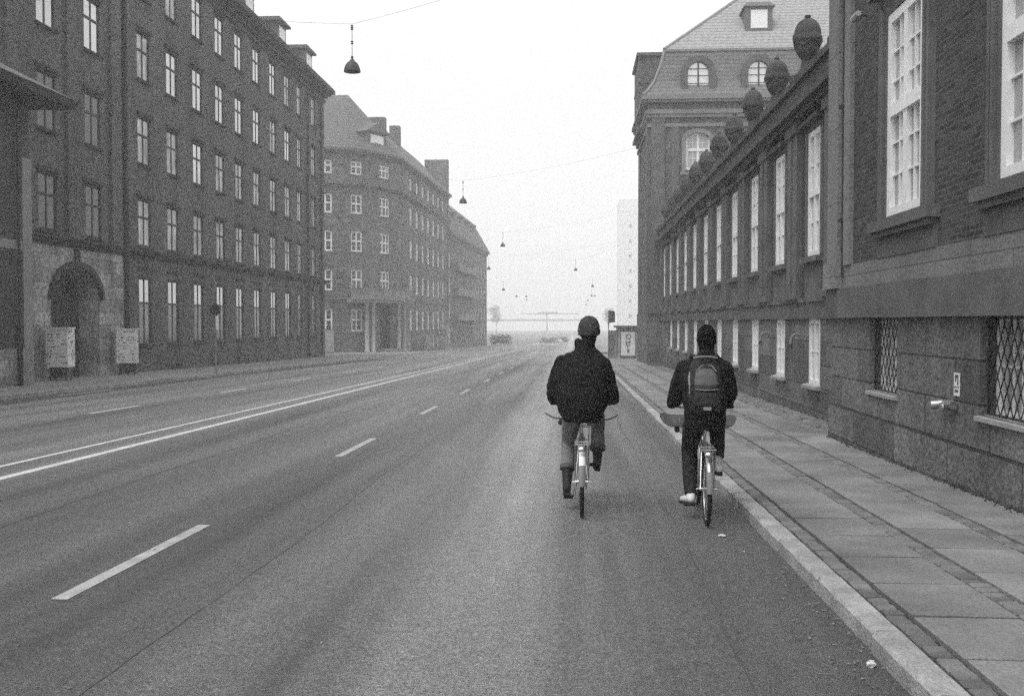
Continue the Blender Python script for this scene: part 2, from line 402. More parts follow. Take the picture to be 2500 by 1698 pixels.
# right pavement: slabs between strips of small setts
g = MB(); strip(g, lambda y: 1.86, lambda y: 5.3, rng_ys(-20, 90, 4), .085)
strip(g, lambda y: 1.9 + xo(y), lambda y: 60, [104, 115, 130, 150, 180, 215], .085); struct('pavement_bed', g, 'joint')
rb = random.Random(3)
def slab_box(mb, x0, x1, y0, y1, top, th=.05, e=.004, tilt=.0, bev=.0, ey=None):
    ey = ey or e
    h = [top + rb.uniform(-tilt, tilt) for _ in range(4)]
    c = [(x0 + e, y0 + ey), (x1 - e, y0 + ey), (x1 - e, y1 - ey), (x0 + e, y1 - ey)]
    lo = [(x, y, gz(y) + top - th) for x, y in c]; mid = [(x, y, gz(y) + hh - bev) for (x, y), hh in zip(c, h)]
    if not bev: mb.hexa(lo + mid); return
    ci = [(x0 + e + bev, y0 + ey + bev), (x1 - e - bev, y0 + ey + bev), (x1 - e - bev, y1 - ey - bev), (x0 + e + bev, y1 - ey - bev)]
    up = [(x, y, gz(y) + hh) for (x, y), hh in zip(ci, h)]
    k_ = [(3, 2, 1, 0)] + [(i, (i + 1) % 4, 4 + (i + 1) % 4, 4 + i) for i in range(4)] + [(4 + i, 4 + (i + 1) % 4, 8 + (i + 1) % 4, 8 + i) for i in range(4)] + [(8, 9, 10, 11)]
    mb.add(lo + mid + up, k_)
sl = MB()
for r_, (x0, x1, off) in enumerate(((2.03, 2.67, .0), (2.84, 3.48, .35), (3.64, 4.30, .1))):
    y = -2 + off
    while y < 58:
        slab_box(sl, x0, x1, y, y + .8, .125, e=.008, tilt=.005, bev=.006, ey=.017); y += .8
for y in range(58, 88, 2): slab_box(sl, 1.9, 5.0, y, y + 2, .122)
struct('pavement_right', sl, 'slab')
sl = MB()
for y in range(104, 210, 3): slab_box(sl, 2.0 + xo(y), 6 + xo(y), y, y + 3, .122)
struct('far_pavement', sl, 'slab')
cb = MB()
for (x0, x1) in ((1.875, 2.03), (2.67, 2.84), (3.48, 3.64)):
    y = 2.0
    while y < 58:
        d = rb.uniform(.085, .125); s_ = rb.uniform(-.006, .006)
        slab_box(cb, x0 + .01 + s_, x1 - .01 + s_, y, y + d, .120 + rb.uniform(-.006, .004), e=.010, tilt=.004, bev=.012); y += d
x = 4.30
while x < 5.05:         # rough setts in front of the recessed wall
    y = 16.8 + rb.uniform(0, .1)
    while y < 56:
        d = rb.uniform(.12, .2); slab_box(cb, x, x + .13, y, y + d, .115 + rb.uniform(-.02, .012), e=.012, tilt=.01, bev=.02); y += d
    x += .14
tag(obj('paving_setts', cb, 'cobble'), kind='structure')
kb = MB(); y = 1.2
while y < 86:
    d = rb.uniform(.9, 1.35); a, b2 = y + .006, y + d - .006
    x0, x1 = 1.70 + rb.uniform(-.006, .006), 1.865; bv = .022; n = 6
    ring = []
    for i in range(n + 1):
        yy = a + (b2 - a) * i / n; z = gz(yy); j = lambda q: rb.uniform(-q, q)
        ring.append([(x0 + j(.004), yy, z - .1), (x0 + j(.004), yy, z + .125 - bv + j(.004)), (x0 + bv + j(.006), yy, z + .128 + j(.004)), (x1 - .012, yy, z + .128 + j(.004)), (x1, yy, z + .116), (x1, yy, z - .1)])
    vs = [p for rr in ring for p in rr]; m_ = 6
    fs = [(i * m_ + q, i * m_ + (q + 1) % m_, (i + 1) * m_ + (q + 1) % m_, (i + 1) * m_ + q) for i in range(n) for q in range(m_)]
    fs = [tuple(reversed(f)) for f in fs] + [tuple(range(m_)), tuple(reversed(range(n * m_, n * m_ + m_)))]
    kb.add(vs, fs); y += d
struct('kerb_right', kb, 'kerb')

# ---------------------------------------------------------------- facade toolkit
class Fr:      # facade frame: u runs left to right seen from outside, w goes inward, z up
    def __init__(s, x, y, dx, dy):
        l = math.hypot(dx, dy); s.x, s.y, s.dx, s.dy = x, y, dx / l, dy / l; s.a = math.atan2(dy, dx)
    def p(s, u, w_, z): return (s.x + s.dx * u - s.dy * w_, s.y + s.dy * u + s.dx * w_, z)
    def box(s, mb, u0, u1, w0, w1, z0, z1):
        return mb.hexa([s.p(u0, w0, z0), s.p(u1, w0, z0), s.p(u1, w1, z0), s.p(u0, w1, z0), s.p(u0, w0, z1), s.p(u1, w0, z1), s.p(u1, w1, z1), s.p(u0, w1, z1)])
def wall(mb, fr, U0, U1, Z0, Z1, ops, rev=.25):
    us = sorted({U0, U1} | {q for o in ops for q in o[:2]}); zs = sorted({Z0, Z1} | {q for o in ops for q in o[2:4]})
    for a, b2 in zip(us[:-1], us[1:]):
        for c, d in zip(zs[:-1], zs[1:]):
            um, zm = (a + b2) / 2, (c + d) / 2
            if any(o[0] < um < o[1] and o[2] < zm < o[3] for o in ops): continue
            mb.quad(fr.p(a, 0, c), fr.p(b2, 0, c), fr.p(b2, 0, d), fr.p(a, 0, d))
    for (a, b2, c, d) in [o[:4] for o in ops]:
        mb.quad(fr.p(a, 0, c), fr.p(a, 0, d), fr.p(a, rev, d), fr.p(a, rev, c))
        mb.quad(fr.p(b2, 0, d), fr.p(b2, 0, c), fr.p(b2, rev, c), fr.p(b2, rev, d))
        mb.quad(fr.p(a, 0, d), fr.p(b2, 0, d), fr.p(b2, rev, d), fr.p(a, rev, d))
        mb.quad(fr.p(b2, 0, c), fr.p(a, 0, c), fr.p(a, rev, c), fr.p(b2, rev, c))
def arch_fill(mb, fr, a, b2, zs, zt, rev, n=12, w0=0.0):
    m_ = (a + b2) / 2; r_ = (b2 - a) / 2
    P = [(m_ - r_ * math.cos(math.pi * i / n), zs + (zt - zs) * math.sin(math.pi * i / n)) for i in range(n + 1)]
    for (u0, z0), (u1, z1) in zip(P[:-1], P[1:]):
        mb.quad(fr.p(u0, w0, z0), fr.p(u1, w0, z1), fr.p(u1, w0, zt), fr.p(u0, w0, zt))
        mb.quad(fr.p(u0, w0, z0), fr.p(u0, rev, z0), fr.p(u1, rev, z1), fr.p(u1, w0, z1))
def offset(pl, d):   # outward offset of a polyline (u runs left to right from outside; outward is -inward)
    out = []
    for i, (x, y) in enumerate(pl):
        ns = []
        for a, b2 in ((i - 1, i), (i, i + 1)):
            if a < 0 or b2 >= len(pl): continue
            dx, dy = pl[b2][0] - pl[a][0], pl[b2][1] - pl[a][1]; l = math.hypot(dx, dy); ns.append((dy / l, -dx / l))
        nx = sum(q[0] for q in ns) / len(ns); ny = sum(q[1] for q in ns) / len(ns); l = nx * nx + ny * ny
        out.append((x + nx / l * d, y + ny / l * d))
    return out
def band(mb, pl, w0, w1, z0, z1):   # w0 > w1 : outward distances
    A = offset(pl, w0); B = offset(pl, w1)
    for i in range(len(pl) - 1):
        a, b2, c, d = A[i], A[i + 1], B[i + 1], B[i]
        mb.hexa([(*a, z0), (*b2, z0), (*c, z0), (*d, z0), (*a, z1), (*b2, z1), (*c, z1), (*d, z1)])
WC = {}
def win_meshes(key, w_, h, cols, rows, ft, mt, bars=(), fm='white_paint', pm='pane_mirror', dep=.08):
    """frame mesh and pane mesh; rows = transom heights (fractions); bars = thin glazing bars per sash (nx, nz)"""
    if key in WC: return WC[key]
    f = MB(); H = w_ / 2
    f.box(-H, -H + ft, 0, dep, 0, h); f.box(H - ft, H, 0, dep, 0, h)
    f.box(-H + ft, H - ft, .002, dep, 0, ft); f.box(-H + ft, H - ft, .002, dep, h - ft, h)
    xs = [-H + ft + (w_ - 2 * ft) * c for c in cols]; zs = [h * r_ for r_ in rows]
    for x in xs: f.box(x - mt / 2, x + mt / 2, .006, dep, ft, h - ft)
    for z in zs: f.box(-H + ft, H - ft, -.012, dep - .004, z - mt * .6, z + mt * .6)
    if bars:
        X = [-H + ft] + xs + [H - ft]; Z = [ft] + zs + [h - ft]
        for a, b2 in zip(X[:-1], X[1:]):
            for i in range(1, bars[0] + 1):
                x = a + (b2 - a) * i / (bars[0] + 1); f.box(x - .012, x + .012, .03, dep - .01, ft, h - ft)
        nz_ = bars[1] if isinstance(bars[1], (tuple, list)) else [bars[1]] * (len(Z) - 1)
        for (a, b2), nn in zip(zip(Z[:-1], Z[1:]), nz_):
            for i in range(1, nn + 1):
                z = a + (b2 - a) * i / (nn + 1); f.box(-H + ft, H - ft, .032, dep - .012, z - .013, z + .013)
    pn = MB(); pn.box(-H + .01, H - .01, dep * .6, dep * .6 + .01, .01, h - .01)
    WC[key] = (f.mesh('window', fm), pn.mesh('pane', pm)); return WC[key]
def sill_mesh(key, w_, m, out=.12, h=.07, dep=.3):
    if key not in WC:
        s_ = MB(); s_.hexa([(-w_ / 2, -out, -h), (w_ / 2, -out, -h), (w_ / 2, dep, -h), (-w_ / 2, dep, -h), (-w_ / 2, -out, -.015), (w_ / 2, -out, -.015), (w_ / 2, dep, .015), (-w_ / 2, dep, .015)])
        WC[key] = s_.mesh('sill', m)
    return WC[key]
def put_win(parent, fr, u, z, meshes, rev, sill=None, pane=None, lintel=None):
    p = fr.p(u, rev, z); o = obj('window', meshes[0], None, parent, p, fr.a)
    q = bpy.data.objects.new('pane', pane or meshes[1]); C.objects.link(q); q.parent = o
    if sill:
        q = bpy.data.objects.new('sill', sill); C.objects.link(q); q.parent = o; q.location = (0, -rev, 0)
    if lintel:
        q = bpy.data.objects.new('lintel', lintel[0]); C.objects.link(q); q.parent = o; q.location = (0, -rev, lintel[1])
    return o

# ================================================================= RIGHT: near pavilion
XP, XA = 4.35, 5.10
t = thing('stone_pavilion', 'near brick and granite building with tall white windows, cut off by the right edge', 'building', (8, 8, 0))
fr = Fr(XP, 16.85, 0, -1)             # u = 16.7 - y ; inward +x
U = lambda y: 16.85 - y
wy = [13.2, 9.57, 5.95, 2.3]
ops_up = [(U(y) - .70, U(y) + .70, 3.22, 5.98) for y in wy]
ops_lo = [(U(y) - .62, U(y) + .62, .80, 1.86) for y in (14.15, 10.2, 6.3, 2.4)]
m_ = MB(); wall(m_, fr, 0, 26, -.6, 1.86, ops_lo, .32); fr.box(m_, .0, 26, -.06, -.003, -.6, .42)
m_.quad(fr.p(0, 0, -.6), fr.p(0, 3, -.6), fr.p(0, 3, 1.86), fr.p(0, 0, 1.86)); obj('plinth', m_, 'granite', t)
m_ = MB(); fr.box(m_, -.05, 26, -.10, .4, 1.86, 2.33); obj('belt_course', m_, 'stone_belt', t)
m_ = MB(); fr.box(m_, -.02, 26, -.03, .4, 2.33, 2.69); obj('ashlar_course', m_, 'ashlar', t)
m_ = MB(); wall(m_, fr, .30, 26, 2.69, 12.2, [(a, b2, c, d) for a, b2, c, d in ops_up], .10)
obj('brick_wall', m_, 'brick_dark', t)
for y in wy:      # stone zone below each window, moulded surround, hood
    u = U(y); m_ = MB()
    fr.box(m_, u - 1.12, u + 1.12, -.045, .1, 2.692, 2.97)
    for s_ in (-1, 1):
        a, b2 = sorted((u + s_ * .705, u + s_ * .98)); fr.box(m_, a, b2, -.06, .095, 3.2, 6.3)
        a, b2 = sorted((u + s_ * .78, u + s_ * .85)); fr.box(m_, a, b2, -.10, -.061, 3.2, 6.1)
        a, b2 = sorted((u + s_ * .90, u + s_ * .97)); fr.box(m_, a, b2, -.09, -.061, 3.2, 6.25)
    fr.box(m_, u - .705, u + .705, -.06, .095, 5.985, 6.3); fr.box(m_, u - 1.14, u + 1.14, -.2, .1, 6.301, 6.42)
    obj('window_surround', m_, 'stone_trim', t)
    m_ = MB(); fr.box(m_, u - 1.18, u + 1.18, -.17, .095, 3.05, 3.199); fr.box(m_, u - 1.12, u + 1.12, -.12, .0, 2.972, 3.049)
    obj('stone_sill', m_, 'stone_belt', t)
m_ = MB()     # corner pilaster and its recessed strip
fr.box(m_, .0, .62, -.10, .4, 2.75, 12.2); fr.box(m_, -.04, .70, -.16, .4, 2.332, 2.75); fr.box(m_, .86, 1.18, -.07, .1, 2.692, 12.2)
m_.quad(fr.p(0, 0.39, 2.33), fr.p(0, 8, 2.33), fr.p(0, 8, 12.2), fr.p(0, .39, 12.2))
obj('corner_pilaster', m_, 'ashlar', t)
m_ = MB(); m_.tube(fr.p(.74, -.03, 2.5), fr.p(.74, -.03, 12), .035, n=12)
for z in (3.4, 5.2, 7.0, 8.8): m_.tube(fr.p(.74, -.06, z), fr.p(.74, -.06, z + .05), .06, n=12)
obj('drainpipe', m_, 'pipe', t)
m_ = MB(); m_.box(XP - .5, XP + 9, -9.3, 16.9, 12.2, 12.7); m_.box(XP, XP + 9, -9.0, 16.6, 12.7, 13.0); obj('cornice', m_, 'stone_trim', t)
m_ = MB(); P = [(XP, -9.2), (XP + 9, -9.2), (XP + 9, 16.8), (XP, 16.8)]; c = (XP + 4.5, 3.8)
m_.add([(x, y, 13.0) for x, y in P] + [(XP + 3, 1, 17), (XP + 6, 1, 17), (XP + 6, 12, 17), (XP + 3, 12, 17)], [(0, 1, 5, 4), (1, 2, 6, 5), (2, 3, 7, 6), (3, 0, 4, 7), (4, 5, 6, 7)]); obj('roof', m_, 'roof_dark', t)
wm = win_meshes('pav', 1.40, 2.76, (.5,), (.52,), .13, .14, (1, (2, 2)), pm='pane_curtain', dep=.12)
for y in wy: put_win(t, fr, U(y), 3.22, wm, -.045)
wl = win_meshes('pavlow', 1.24, 1.06, (.5,), (), .05, .05, (1, 1), fm='white_paint', pm='pane_white', dep=.08)
def grille(w_, h):
    gm = MB(); s_ = .155
    k_ = -int(h / s_ / 1.8) - 1
    while -w_ / 2 + k_ * s_ < w_ / 2:
        for sg in (1, -1):
            x0 = (-w_ / 2 + k_ * s_) * 1; pts = []
            x1 = x0 + h / 1.8
            a, b2 = max(x0, -w_ / 2), min(x1, w_ / 2)
            if a < b2:
                za, zb = (a - x0) * 1.8, (b2 - x0) * 1.8
                gm.tube((sg * a, (0 if sg > 0 else .012), za), (sg * b2, (0 if sg > 0 else .012), zb), .007, n=6)
        k_ += 1
    for a, b2 in (((-w_ / 2, 0, 0), (w_ / 2, 0, 0)), ((-w_ / 2, 0, h), (w_ / 2, 0, h)), ((-w_ / 2, 0, 0), (-w_ / 2, 0, h)), ((w_ / 2, 0, 0), (w_ / 2, 0, h))): gm.tube(a, b2, .011, n=6)
    return gm.mesh('grille', 'iron')
gr_mesh = grille(1.2, 1.02)
mat('sill_pale', .25, .33, 3, .8, .3, 40)
for y in (14.15, 10.2, 6.3, 2.4):
    o = put_win(t, fr, U(y), .80, wl, .17, sill_mesh('sp', 1.3, 'sill_pale', .05, .06, .17))
    q = bpy.data.objects.new('grille', gr_mesh); C.objects.link(q); q.parent = o; q.location = (0, -.09, .02)

# fire hose connector and its plate
t = thing('hose_connector', 'twin capped fire hose connector on the granite wall between the lattice windows', 'hose connector', (XP - .06, 11.58, .86))
m_ = MB(); m_.tube((XP + .02, 11.58, .86), (XP - .09, 11.58, .86), .05, n=14); m_.tube((XP - .06, 11.76, .85), (XP - .06, 11.40, .85), .045, n=14); obj('pipe', m_, 'steel', t)
for s_ in (-1, 1):
    m_ = MB(); m_.tube((XP - .06, 11.58 + s_ * .1, .85), (XP - .17, 11.58 + s_ * .16, .83), .05, .055, n=14); m_.ell((XP - .175, 11.58 + s_ * .163, .828), .02, .05, .05, 14, 8); obj('cap', m_, 'steel', t)
t = thing('wall_plate', 'small white plate with a black hydrant symbol above the hose connector', 'sign', (XP, 11.43, 1.08))
m_ = MB(); m_.box(XP - .012, XP - .004, 11.35, 11.51, .96, 1.22); obj('plate', m_, 'white_paint', t)
m_ = MB(); X0, X1 = XP - .016, XP - .0125
for (a, b2, c, d) in ((11.36, 11.50, 1.055, 1.065), (11.38, 11.405, 1.08, 1.20), (11.405, 11.47, 1.17, 1.20), (11.445, 11.47, 1.12, 1.17), (11.38, 11.48, 1.0, 1.03)): m_.box(X0, X1, a, b2, c, d)
obj('symbol', m_, 'ink', t)
t = thing('wall_camera', 'tiny security camera high on the near pavilion beside the tall window', 'camera', (XP, 15.2, 6.5))
m_ = MB(); m_.tube((XP + .02, 15.05, 6.35), (XP - .14, 15.05, 6.35), .015); obj('bracket', m_, 'pipe', t)
m_ = MB(); m_.tube((XP - .14, 15.0, 6.37), (XP - .16, 15.2, 6.33), .045, .05, n=12); obj('housing', m_, 'grey_paint', t)

# ================================================================= RIGHT: recessed wing with urns
t = thing('recessed_wing', 'long low brick wing with tall narrow windows and urns, beyond the near granite pavilion', 'building', (9, 38, 0))
YE = 58.4
fr = Fr(XA, YE, 0, -1); U = lambda y: YE - y; UL = YE - 16.85
WY = [21.2 + 3.4 * k for k in range(11)]
ops = [(U(y) - .55, U(y) + .55, 3.19, 5.86) for y in WY]; opl = [(U(y) - .48, U(y) + .48, .46, 1.86) for y in WY if y < 54]
m_ = MB(); wall(m_, fr, 0, UL, -1.5, 1.86, opl, .3); fr.box(m_, 0, UL, -.05, -.003, -1.5, .0); obj('plinth', m_, 'granite', t)
m_ = MB(); fr.box(m_, 0, UL, -.08, .3, 1.86, 2.22); fr.box(m_, 0, UL, -.12, .3, 2.221, 2.30); obj('belt_course', m_, 'stone_belt', t)
m_ = MB(); wall(m_, fr, 0, UL, 2.3, 6.25, ops, .1); m_.quad(fr.p(0, 0, 6.25), fr.p(UL, 0, 6.25), fr.p(UL, 5, 6.25), fr.p(0, 5, 6.25)); obj('brick_wall', m_, 'brick_dark', t)
for y in WY:
    u = U(y); m_ = MB()
    for s_ in (-1, 1):
        a, b2 = sorted((u + s_ * .56, u + s_ * .74)); fr.box(m_, a, b2, -.05, .09, 3.19, 5.86)
    fr.box(m_, u - .74, u + .74, -.05, .09, 5.87, 5.98); obj('window_surround', m_, 'stone_trim', t)
    m_ = MB(); fr.box(m_, u - .82, u + .82, -.2, .1, 5.981, 6.08); obj('hood_moulding', m_, 'stone_dark', t)
    m_ = MB(); fr.box(m_, u - .78, u + .78, -.17, .2, 3.05, 3.17); fr.box(m_, u - .7, u + .7, -.06, -.003, 2.302, 3.049); obj('stone_apron', m_, 'stone_trim', t)
for y in [WY[0] - 1.7 + 3.4 * k for k in range(12)]:
    u = U(y)
    if u < .3: continue
    m_ = MB()
    for s_ in (-.3, .3): fr.box(m_, u + s_ - .2, u + s_ + .2, -.13, .1, 2.45, 6.0)
    fr.box(m_, u - .12, u + .12, -.05, .1, 2.45, 6.0); fr.box(m_, u - .58, u + .58, -.17, .1, 2.302, 2.45); fr.box(m_, u - .58, u + .58, -.18, .1, 6.001, 6.249)
    obj('pilaster', m_, 'stone_trim', t)
m_ = MB(); fr.box(m_, 0, UL, -.24, .3, 6.25, 6.38); fr.box(m_, 0, UL, -.36, .3, 6.381, 6.5); fr.box(m_, 0, UL, -.28, .3, 6.501, 6.6); obj('cornice', m_, 'stone_dark', t)
m_ = MB(); fr.box(m_, 0, UL, -.12, .3, 6.6, 7.06); fr.box(m_, 0, UL, -.2, .35, 7.061, 7.2); obj('parapet', m_, 'stone_dark', t)
m_ = MB(); m_.tube(fr.p(U(17.2), -.1, 2.3), fr.p(U(17.2), -.1, 6.2), .06, n=12)
obj('drainpipe', m_, 'pipe', t)
wm = win_meshes('annex', 1.1, 2.66, (.5,), (.5,), .12, .12, (0, (1, 1)), pm='pane_white', dep=.1)
for y in WY: put_win(t, fr, U(y), 3.19, wm, -.03)
wl = win_meshes('annexlow', .96, 1.4, (.5,), (), .10, .1, (0, 1), pm='pane_white', dep=.1)
for y in WY:
    if y < 54: put_win(t, fr, U(y), .46, wl, .0, sill_mesh('sa', 1.16, 'sill_pale', .14, .08, .05))
# curved vent hoods on the wall
for i, (y, lab) in enumerate(((22.4, 'curved metal vent hood between the two nearest basement windows of the recessed wing'), (26.0, 'small curved vent hood on the recessed wing, the one farther from the camera'))):
    t = thing('vent_hood', lab, 'vent', (XA, y, 1.5))
    m_ = MB(); m_.path([(XA, y, 1.5), (XA - .14, y, 1.52), (XA - .22, y, 1.45), (XA - .24, y, 1.3)], .032, 10); obj('pipe', m_, 'stone_gable', t)
    m_ = MB(); m_.tube((XA - .24, y, 1.3), (XA - .24, y, 1.22), .032, .05, n=12); obj('mouth', m_, 'pipe', t)
# urns
um = MB(); prof = [(.15, .42), (.15, .50), (.2, .55), (.26, .63), (.30, .74), (.31, .85), (.35, .87), (.365, .92), (.365, .98), (.33, 1.02), (.335, 1.06), (.325, 1.14), (.29, 1.24), (.22, 1.33), (.13, 1.385), (.07, 1.40), (.06, 1.42), (.085, 1.44), (.07, 1.475), (.01, 1.485)]
um.rings([(0, 0, z, r_, r_) for r_, z in prof], 28)
for k in range(4):
    a = math.pi / 4 + k * math.pi / 2; um.ell((.35 * math.cos(a), .35 * math.sin(a), .95), .06, .06, .11, 10, 8)
    um.limb([(.33 * math.cos(a + .3), .33 * math.sin(a + .3), .86), (.31 * math.cos(a + .78), .31 * math.sin(a + .78), .78), (.33 * math.cos(a + 1.27), .33 * math.sin(a + 1.27), .86)], [.025, .035, .025], 8)
ub = MB(); ub.box(-.36, .36, -.36, .36, -.03, .12); ub.rings([(0, 0, .12, .33, .33), (0, 0, .18, .30, .30), (0, 0, .24, .23, .23), (0, 0, .34, .17, .17), (0, 0, .419, .16, .16)], 20)
um_m = um.mesh('vessel', 'stone_dark'); ub_m = ub.mesh('base', 'stone_dark')
for k in range(12):
    y = 19.5 + 3.4 * k; ordn = ['nearest to the camera, half hidden behind the pavilion', 'second from the pavilion and tallest in the picture', 'third from the pavilion', 'fourth from the pavilion', 'fifth from the pavilion', 'sixth from the pavilion', 'seventh from the pavilion', 'eighth from the pavilion', 'fourth from the far mansard roofed building', 'third from the far mansard roofed building', 'second from the far mansard roofed building', 'right beside the far mansard roofed building'][k]
    t = thing('stone_urn', 'stone urn on the wing parapet, ' + ordn, 'urn', (5.3, y, 7.24), rb.uniform(-.7, .7), 'stone urns along the parapet'); t.scale = (rb.uniform(.83, .90),) * 2 + (rb.uniform(.96, 1.03),)
    a = bpy.data.objects.new('vessel', um_m); C.objects.link(a); a.parent = t
    a = bpy.data.objects.new('base', ub_m); C.objects.link(a); a.parent = t

# ================================================================= RIGHT: mansard gable building
t = thing('mansard_building', 'brick building with tiled mansard roof and arched dormers at the far end of the wing', 'building', (14, 66, 0))
XG, YG, XG1, YG1 = 4.42, 58.5, 26.0, 68.2
fr = Fr(XG, YG, 1, 0)      # faces the camera
wx = [2.85, 6.35, 9.85, 13.35, 16.85]
ops = [(u - .72, u + .72, 10.7, 12.85) for u in wx] + [(u - .72, u + .72, 6.9, 9.4) for u in wx[2:]]
m_ = MB(); wall(m_, fr, 0, XG1 - XG, 2.3, 14.3, ops, .25)
for u in wx: arch_fill(m_, fr, u - .72, u + .72, 12.4, 12.85, .25)
fs_ = Fr(XG, YG1, 0, -1); opS = [(u - .5, u + .5, z, z + 2.2) for u in (2.5, 6.5) for z in (3.2, 7.0, 10.9)]
wall(m_, fs_, 0, YG1 - YG, 2.3, 14.3, opS, .25)
obj('brick_wall', m_, 'brick_gable', t)
m_ = MB(); fr.box(m_, -.06, 22.1, -.06, .5, -1.5, 2.3); m_.box(XG - .06, XG + .5, YG + .5, YG1, -1.5, 2.3); obj('plinth', m_, 'granite', t)
m_ = MB()
for u0 in (0.0, ): fr.box(m_, u0 + .12, u0 + .9, -.12, .1, 2.3, 14.0); fr.box(m_, 1.3, 1.75, -.08, .1, 2.3, 14.0)
fr.box(m_, -.16, 22.2, -.18, .1, 2.301, 2.75)
m_.box(XG - .12, XG, YG + .12, YG + .95, 2.76, 14.0); m_.box(XG - .08, XG, YG + 1.5, YG + 2, 2.76, 14.0)
obj('corner_pilaster', m_, 'stone_trim', t)
m_ = MB()
for u in wx:
    m_ = MB()
    for s_ in (-1, 1):
        a, b2 = sorted((u + s_ * .725, u + s_ * .95)); fr.box(m_, a, b2, -.06, .1, 10.55, 12.42)
    n = 10
    for i in range(n):
        t0, t1 = math.pi * i / n, math.pi * (i + 1) / n
        q = [(u - r_ * math.cos(tt), 12.4 + k_ * math.sin(tt)) for tt in (t0, t1) for r_, k_ in ((.72, .45), (.97, .72))]
        A, B, D, E = q[0], q[1], q[2], q[3]
        m_.hexa([fr.p(A[0], -.06, A[1]), fr.p(D[0], -.06, D[1]), fr.p(D[0], .02, D[1]), fr.p(A[0], .02, A[1]), fr.p(B[0], -.06, B[1]), fr.p(E[0], -.06, E[1]), fr.p(E[0], .02, E[1]), fr.p(B[0], .02, B[1])])
    fr.box(m_, u - 1.05, u + 1.05, -.15, .1, 10.4, 10.549)
    obj('window_surround', m_, 'stone_gable', t)
m_ = MB()
pl = [(XG, YG1), (XG, YG), (XG1, YG)]; 
band(m_, pl, .1, -.3, 13.2, 13.4); band(m_, pl, .15, -.3, 13.75, 13.95); band(m_, pl, .22, -.3, 13.951, 14.2); band(m_, pl, .36, -.3, 14.6, 14.75); band(m_, pl, .46, -.3, 14.751, 14.98)
obj('cornice', m_, 'stone_gable', t)
m_ = MB(); band(m_, pl, .08, -.3, 14.201, 14.6); obj('frieze', m_, 'stone_trim', t)
# mansard: flared lower slope, upper hip
def ringrect(o, z): return [(XG - o, YG - o, z), (XG1 + 4, YG - o, z), (XG1 + 4, YG1, z), (XG - o, YG1, z)]
m_ = MB(); RR = [ringrect(.42, 14.98), ringrect(.1, 15.3), ringrect(-.3, 15.9), ringrect(-.72, 17.0), ringrect(-.95, 17.85)]
for A, B in zip(RR[:-1], RR[1:]):
    m_.quad(A[0], A[1], B[1], B[0]); m_.quad(A[3], A[0], B[0], B[3])
obj('lower_roof', m_, 'tiles_dark', t)
m_ = MB(); A = ringrect(-.87, 17.95); d = 7.6; z1 = 17.95 + d * .88
m_.add([A[0], A[1], (A[1][0], A[1][1] + d, z1), (A[0][0] + d, A[0][1] + d, z1)], [(0, 1, 2, 3)])
m_.add([A[3], A[0], (A[0][0] + d, A[0][1] + d, z1), (A[0][0] + d, A[3][1], z1)], [(0, 1, 2, 3)])
obj('upper_roof', m_, 'tiles_light', t)
m_ = MB(); B0 = ringrect(-.9, 18.0); m_.box(XG + .88, XG1 + 4, YG + .88, YG + 1.2, 17.84, 17.98); m_.box(XG + .88, XG + 1.2, YG + 1.2, YG1, 17.84, 17.98)
m_.path([(XG + .95, YG + .95, 17.98), (XG + .95 + d, YG + .95 + d, z1 + .04)], .12, 8)
m_.path([(XG - .42, YG - .42, 15.0), (XG - .1, YG - .1, 15.33), (XG + .3, YG + .3, 15.93), (XG + .72, YG + .72, 17.0), (XG + .95, YG + .95, 17.9)], .09, 8)
obj('ridge_cap', m_, 'stone_gable', t)
wg = win_meshes('gab', 1.44, 2.15, (.5,), (.55,), .13, .12, (1, (1, 1)), pm='pane_curtain', dep=.1)
for u in wx: put_win(t, fr, u, 10.7, wg, .12)
wg2 = win_meshes('gab2', 1.44, 2.5, (.5,), (.55,), .13, .12, (1, (1, 1)), pm='pane_curtain', dep=.1)
for u in wx[2:]: put_win(t, fr, u, 6.9, wg2, .18)
wg3 = win_meshes('gab3', 1.0, 2.2, (.5,), (.6,), .08, .08, pm='pane_curtain', dep=.1)
for u in (2.5, 6.5):
    for z in (3.2, 7.0, 10.9): put_win(t, fs_, u, z, wg3, .12)
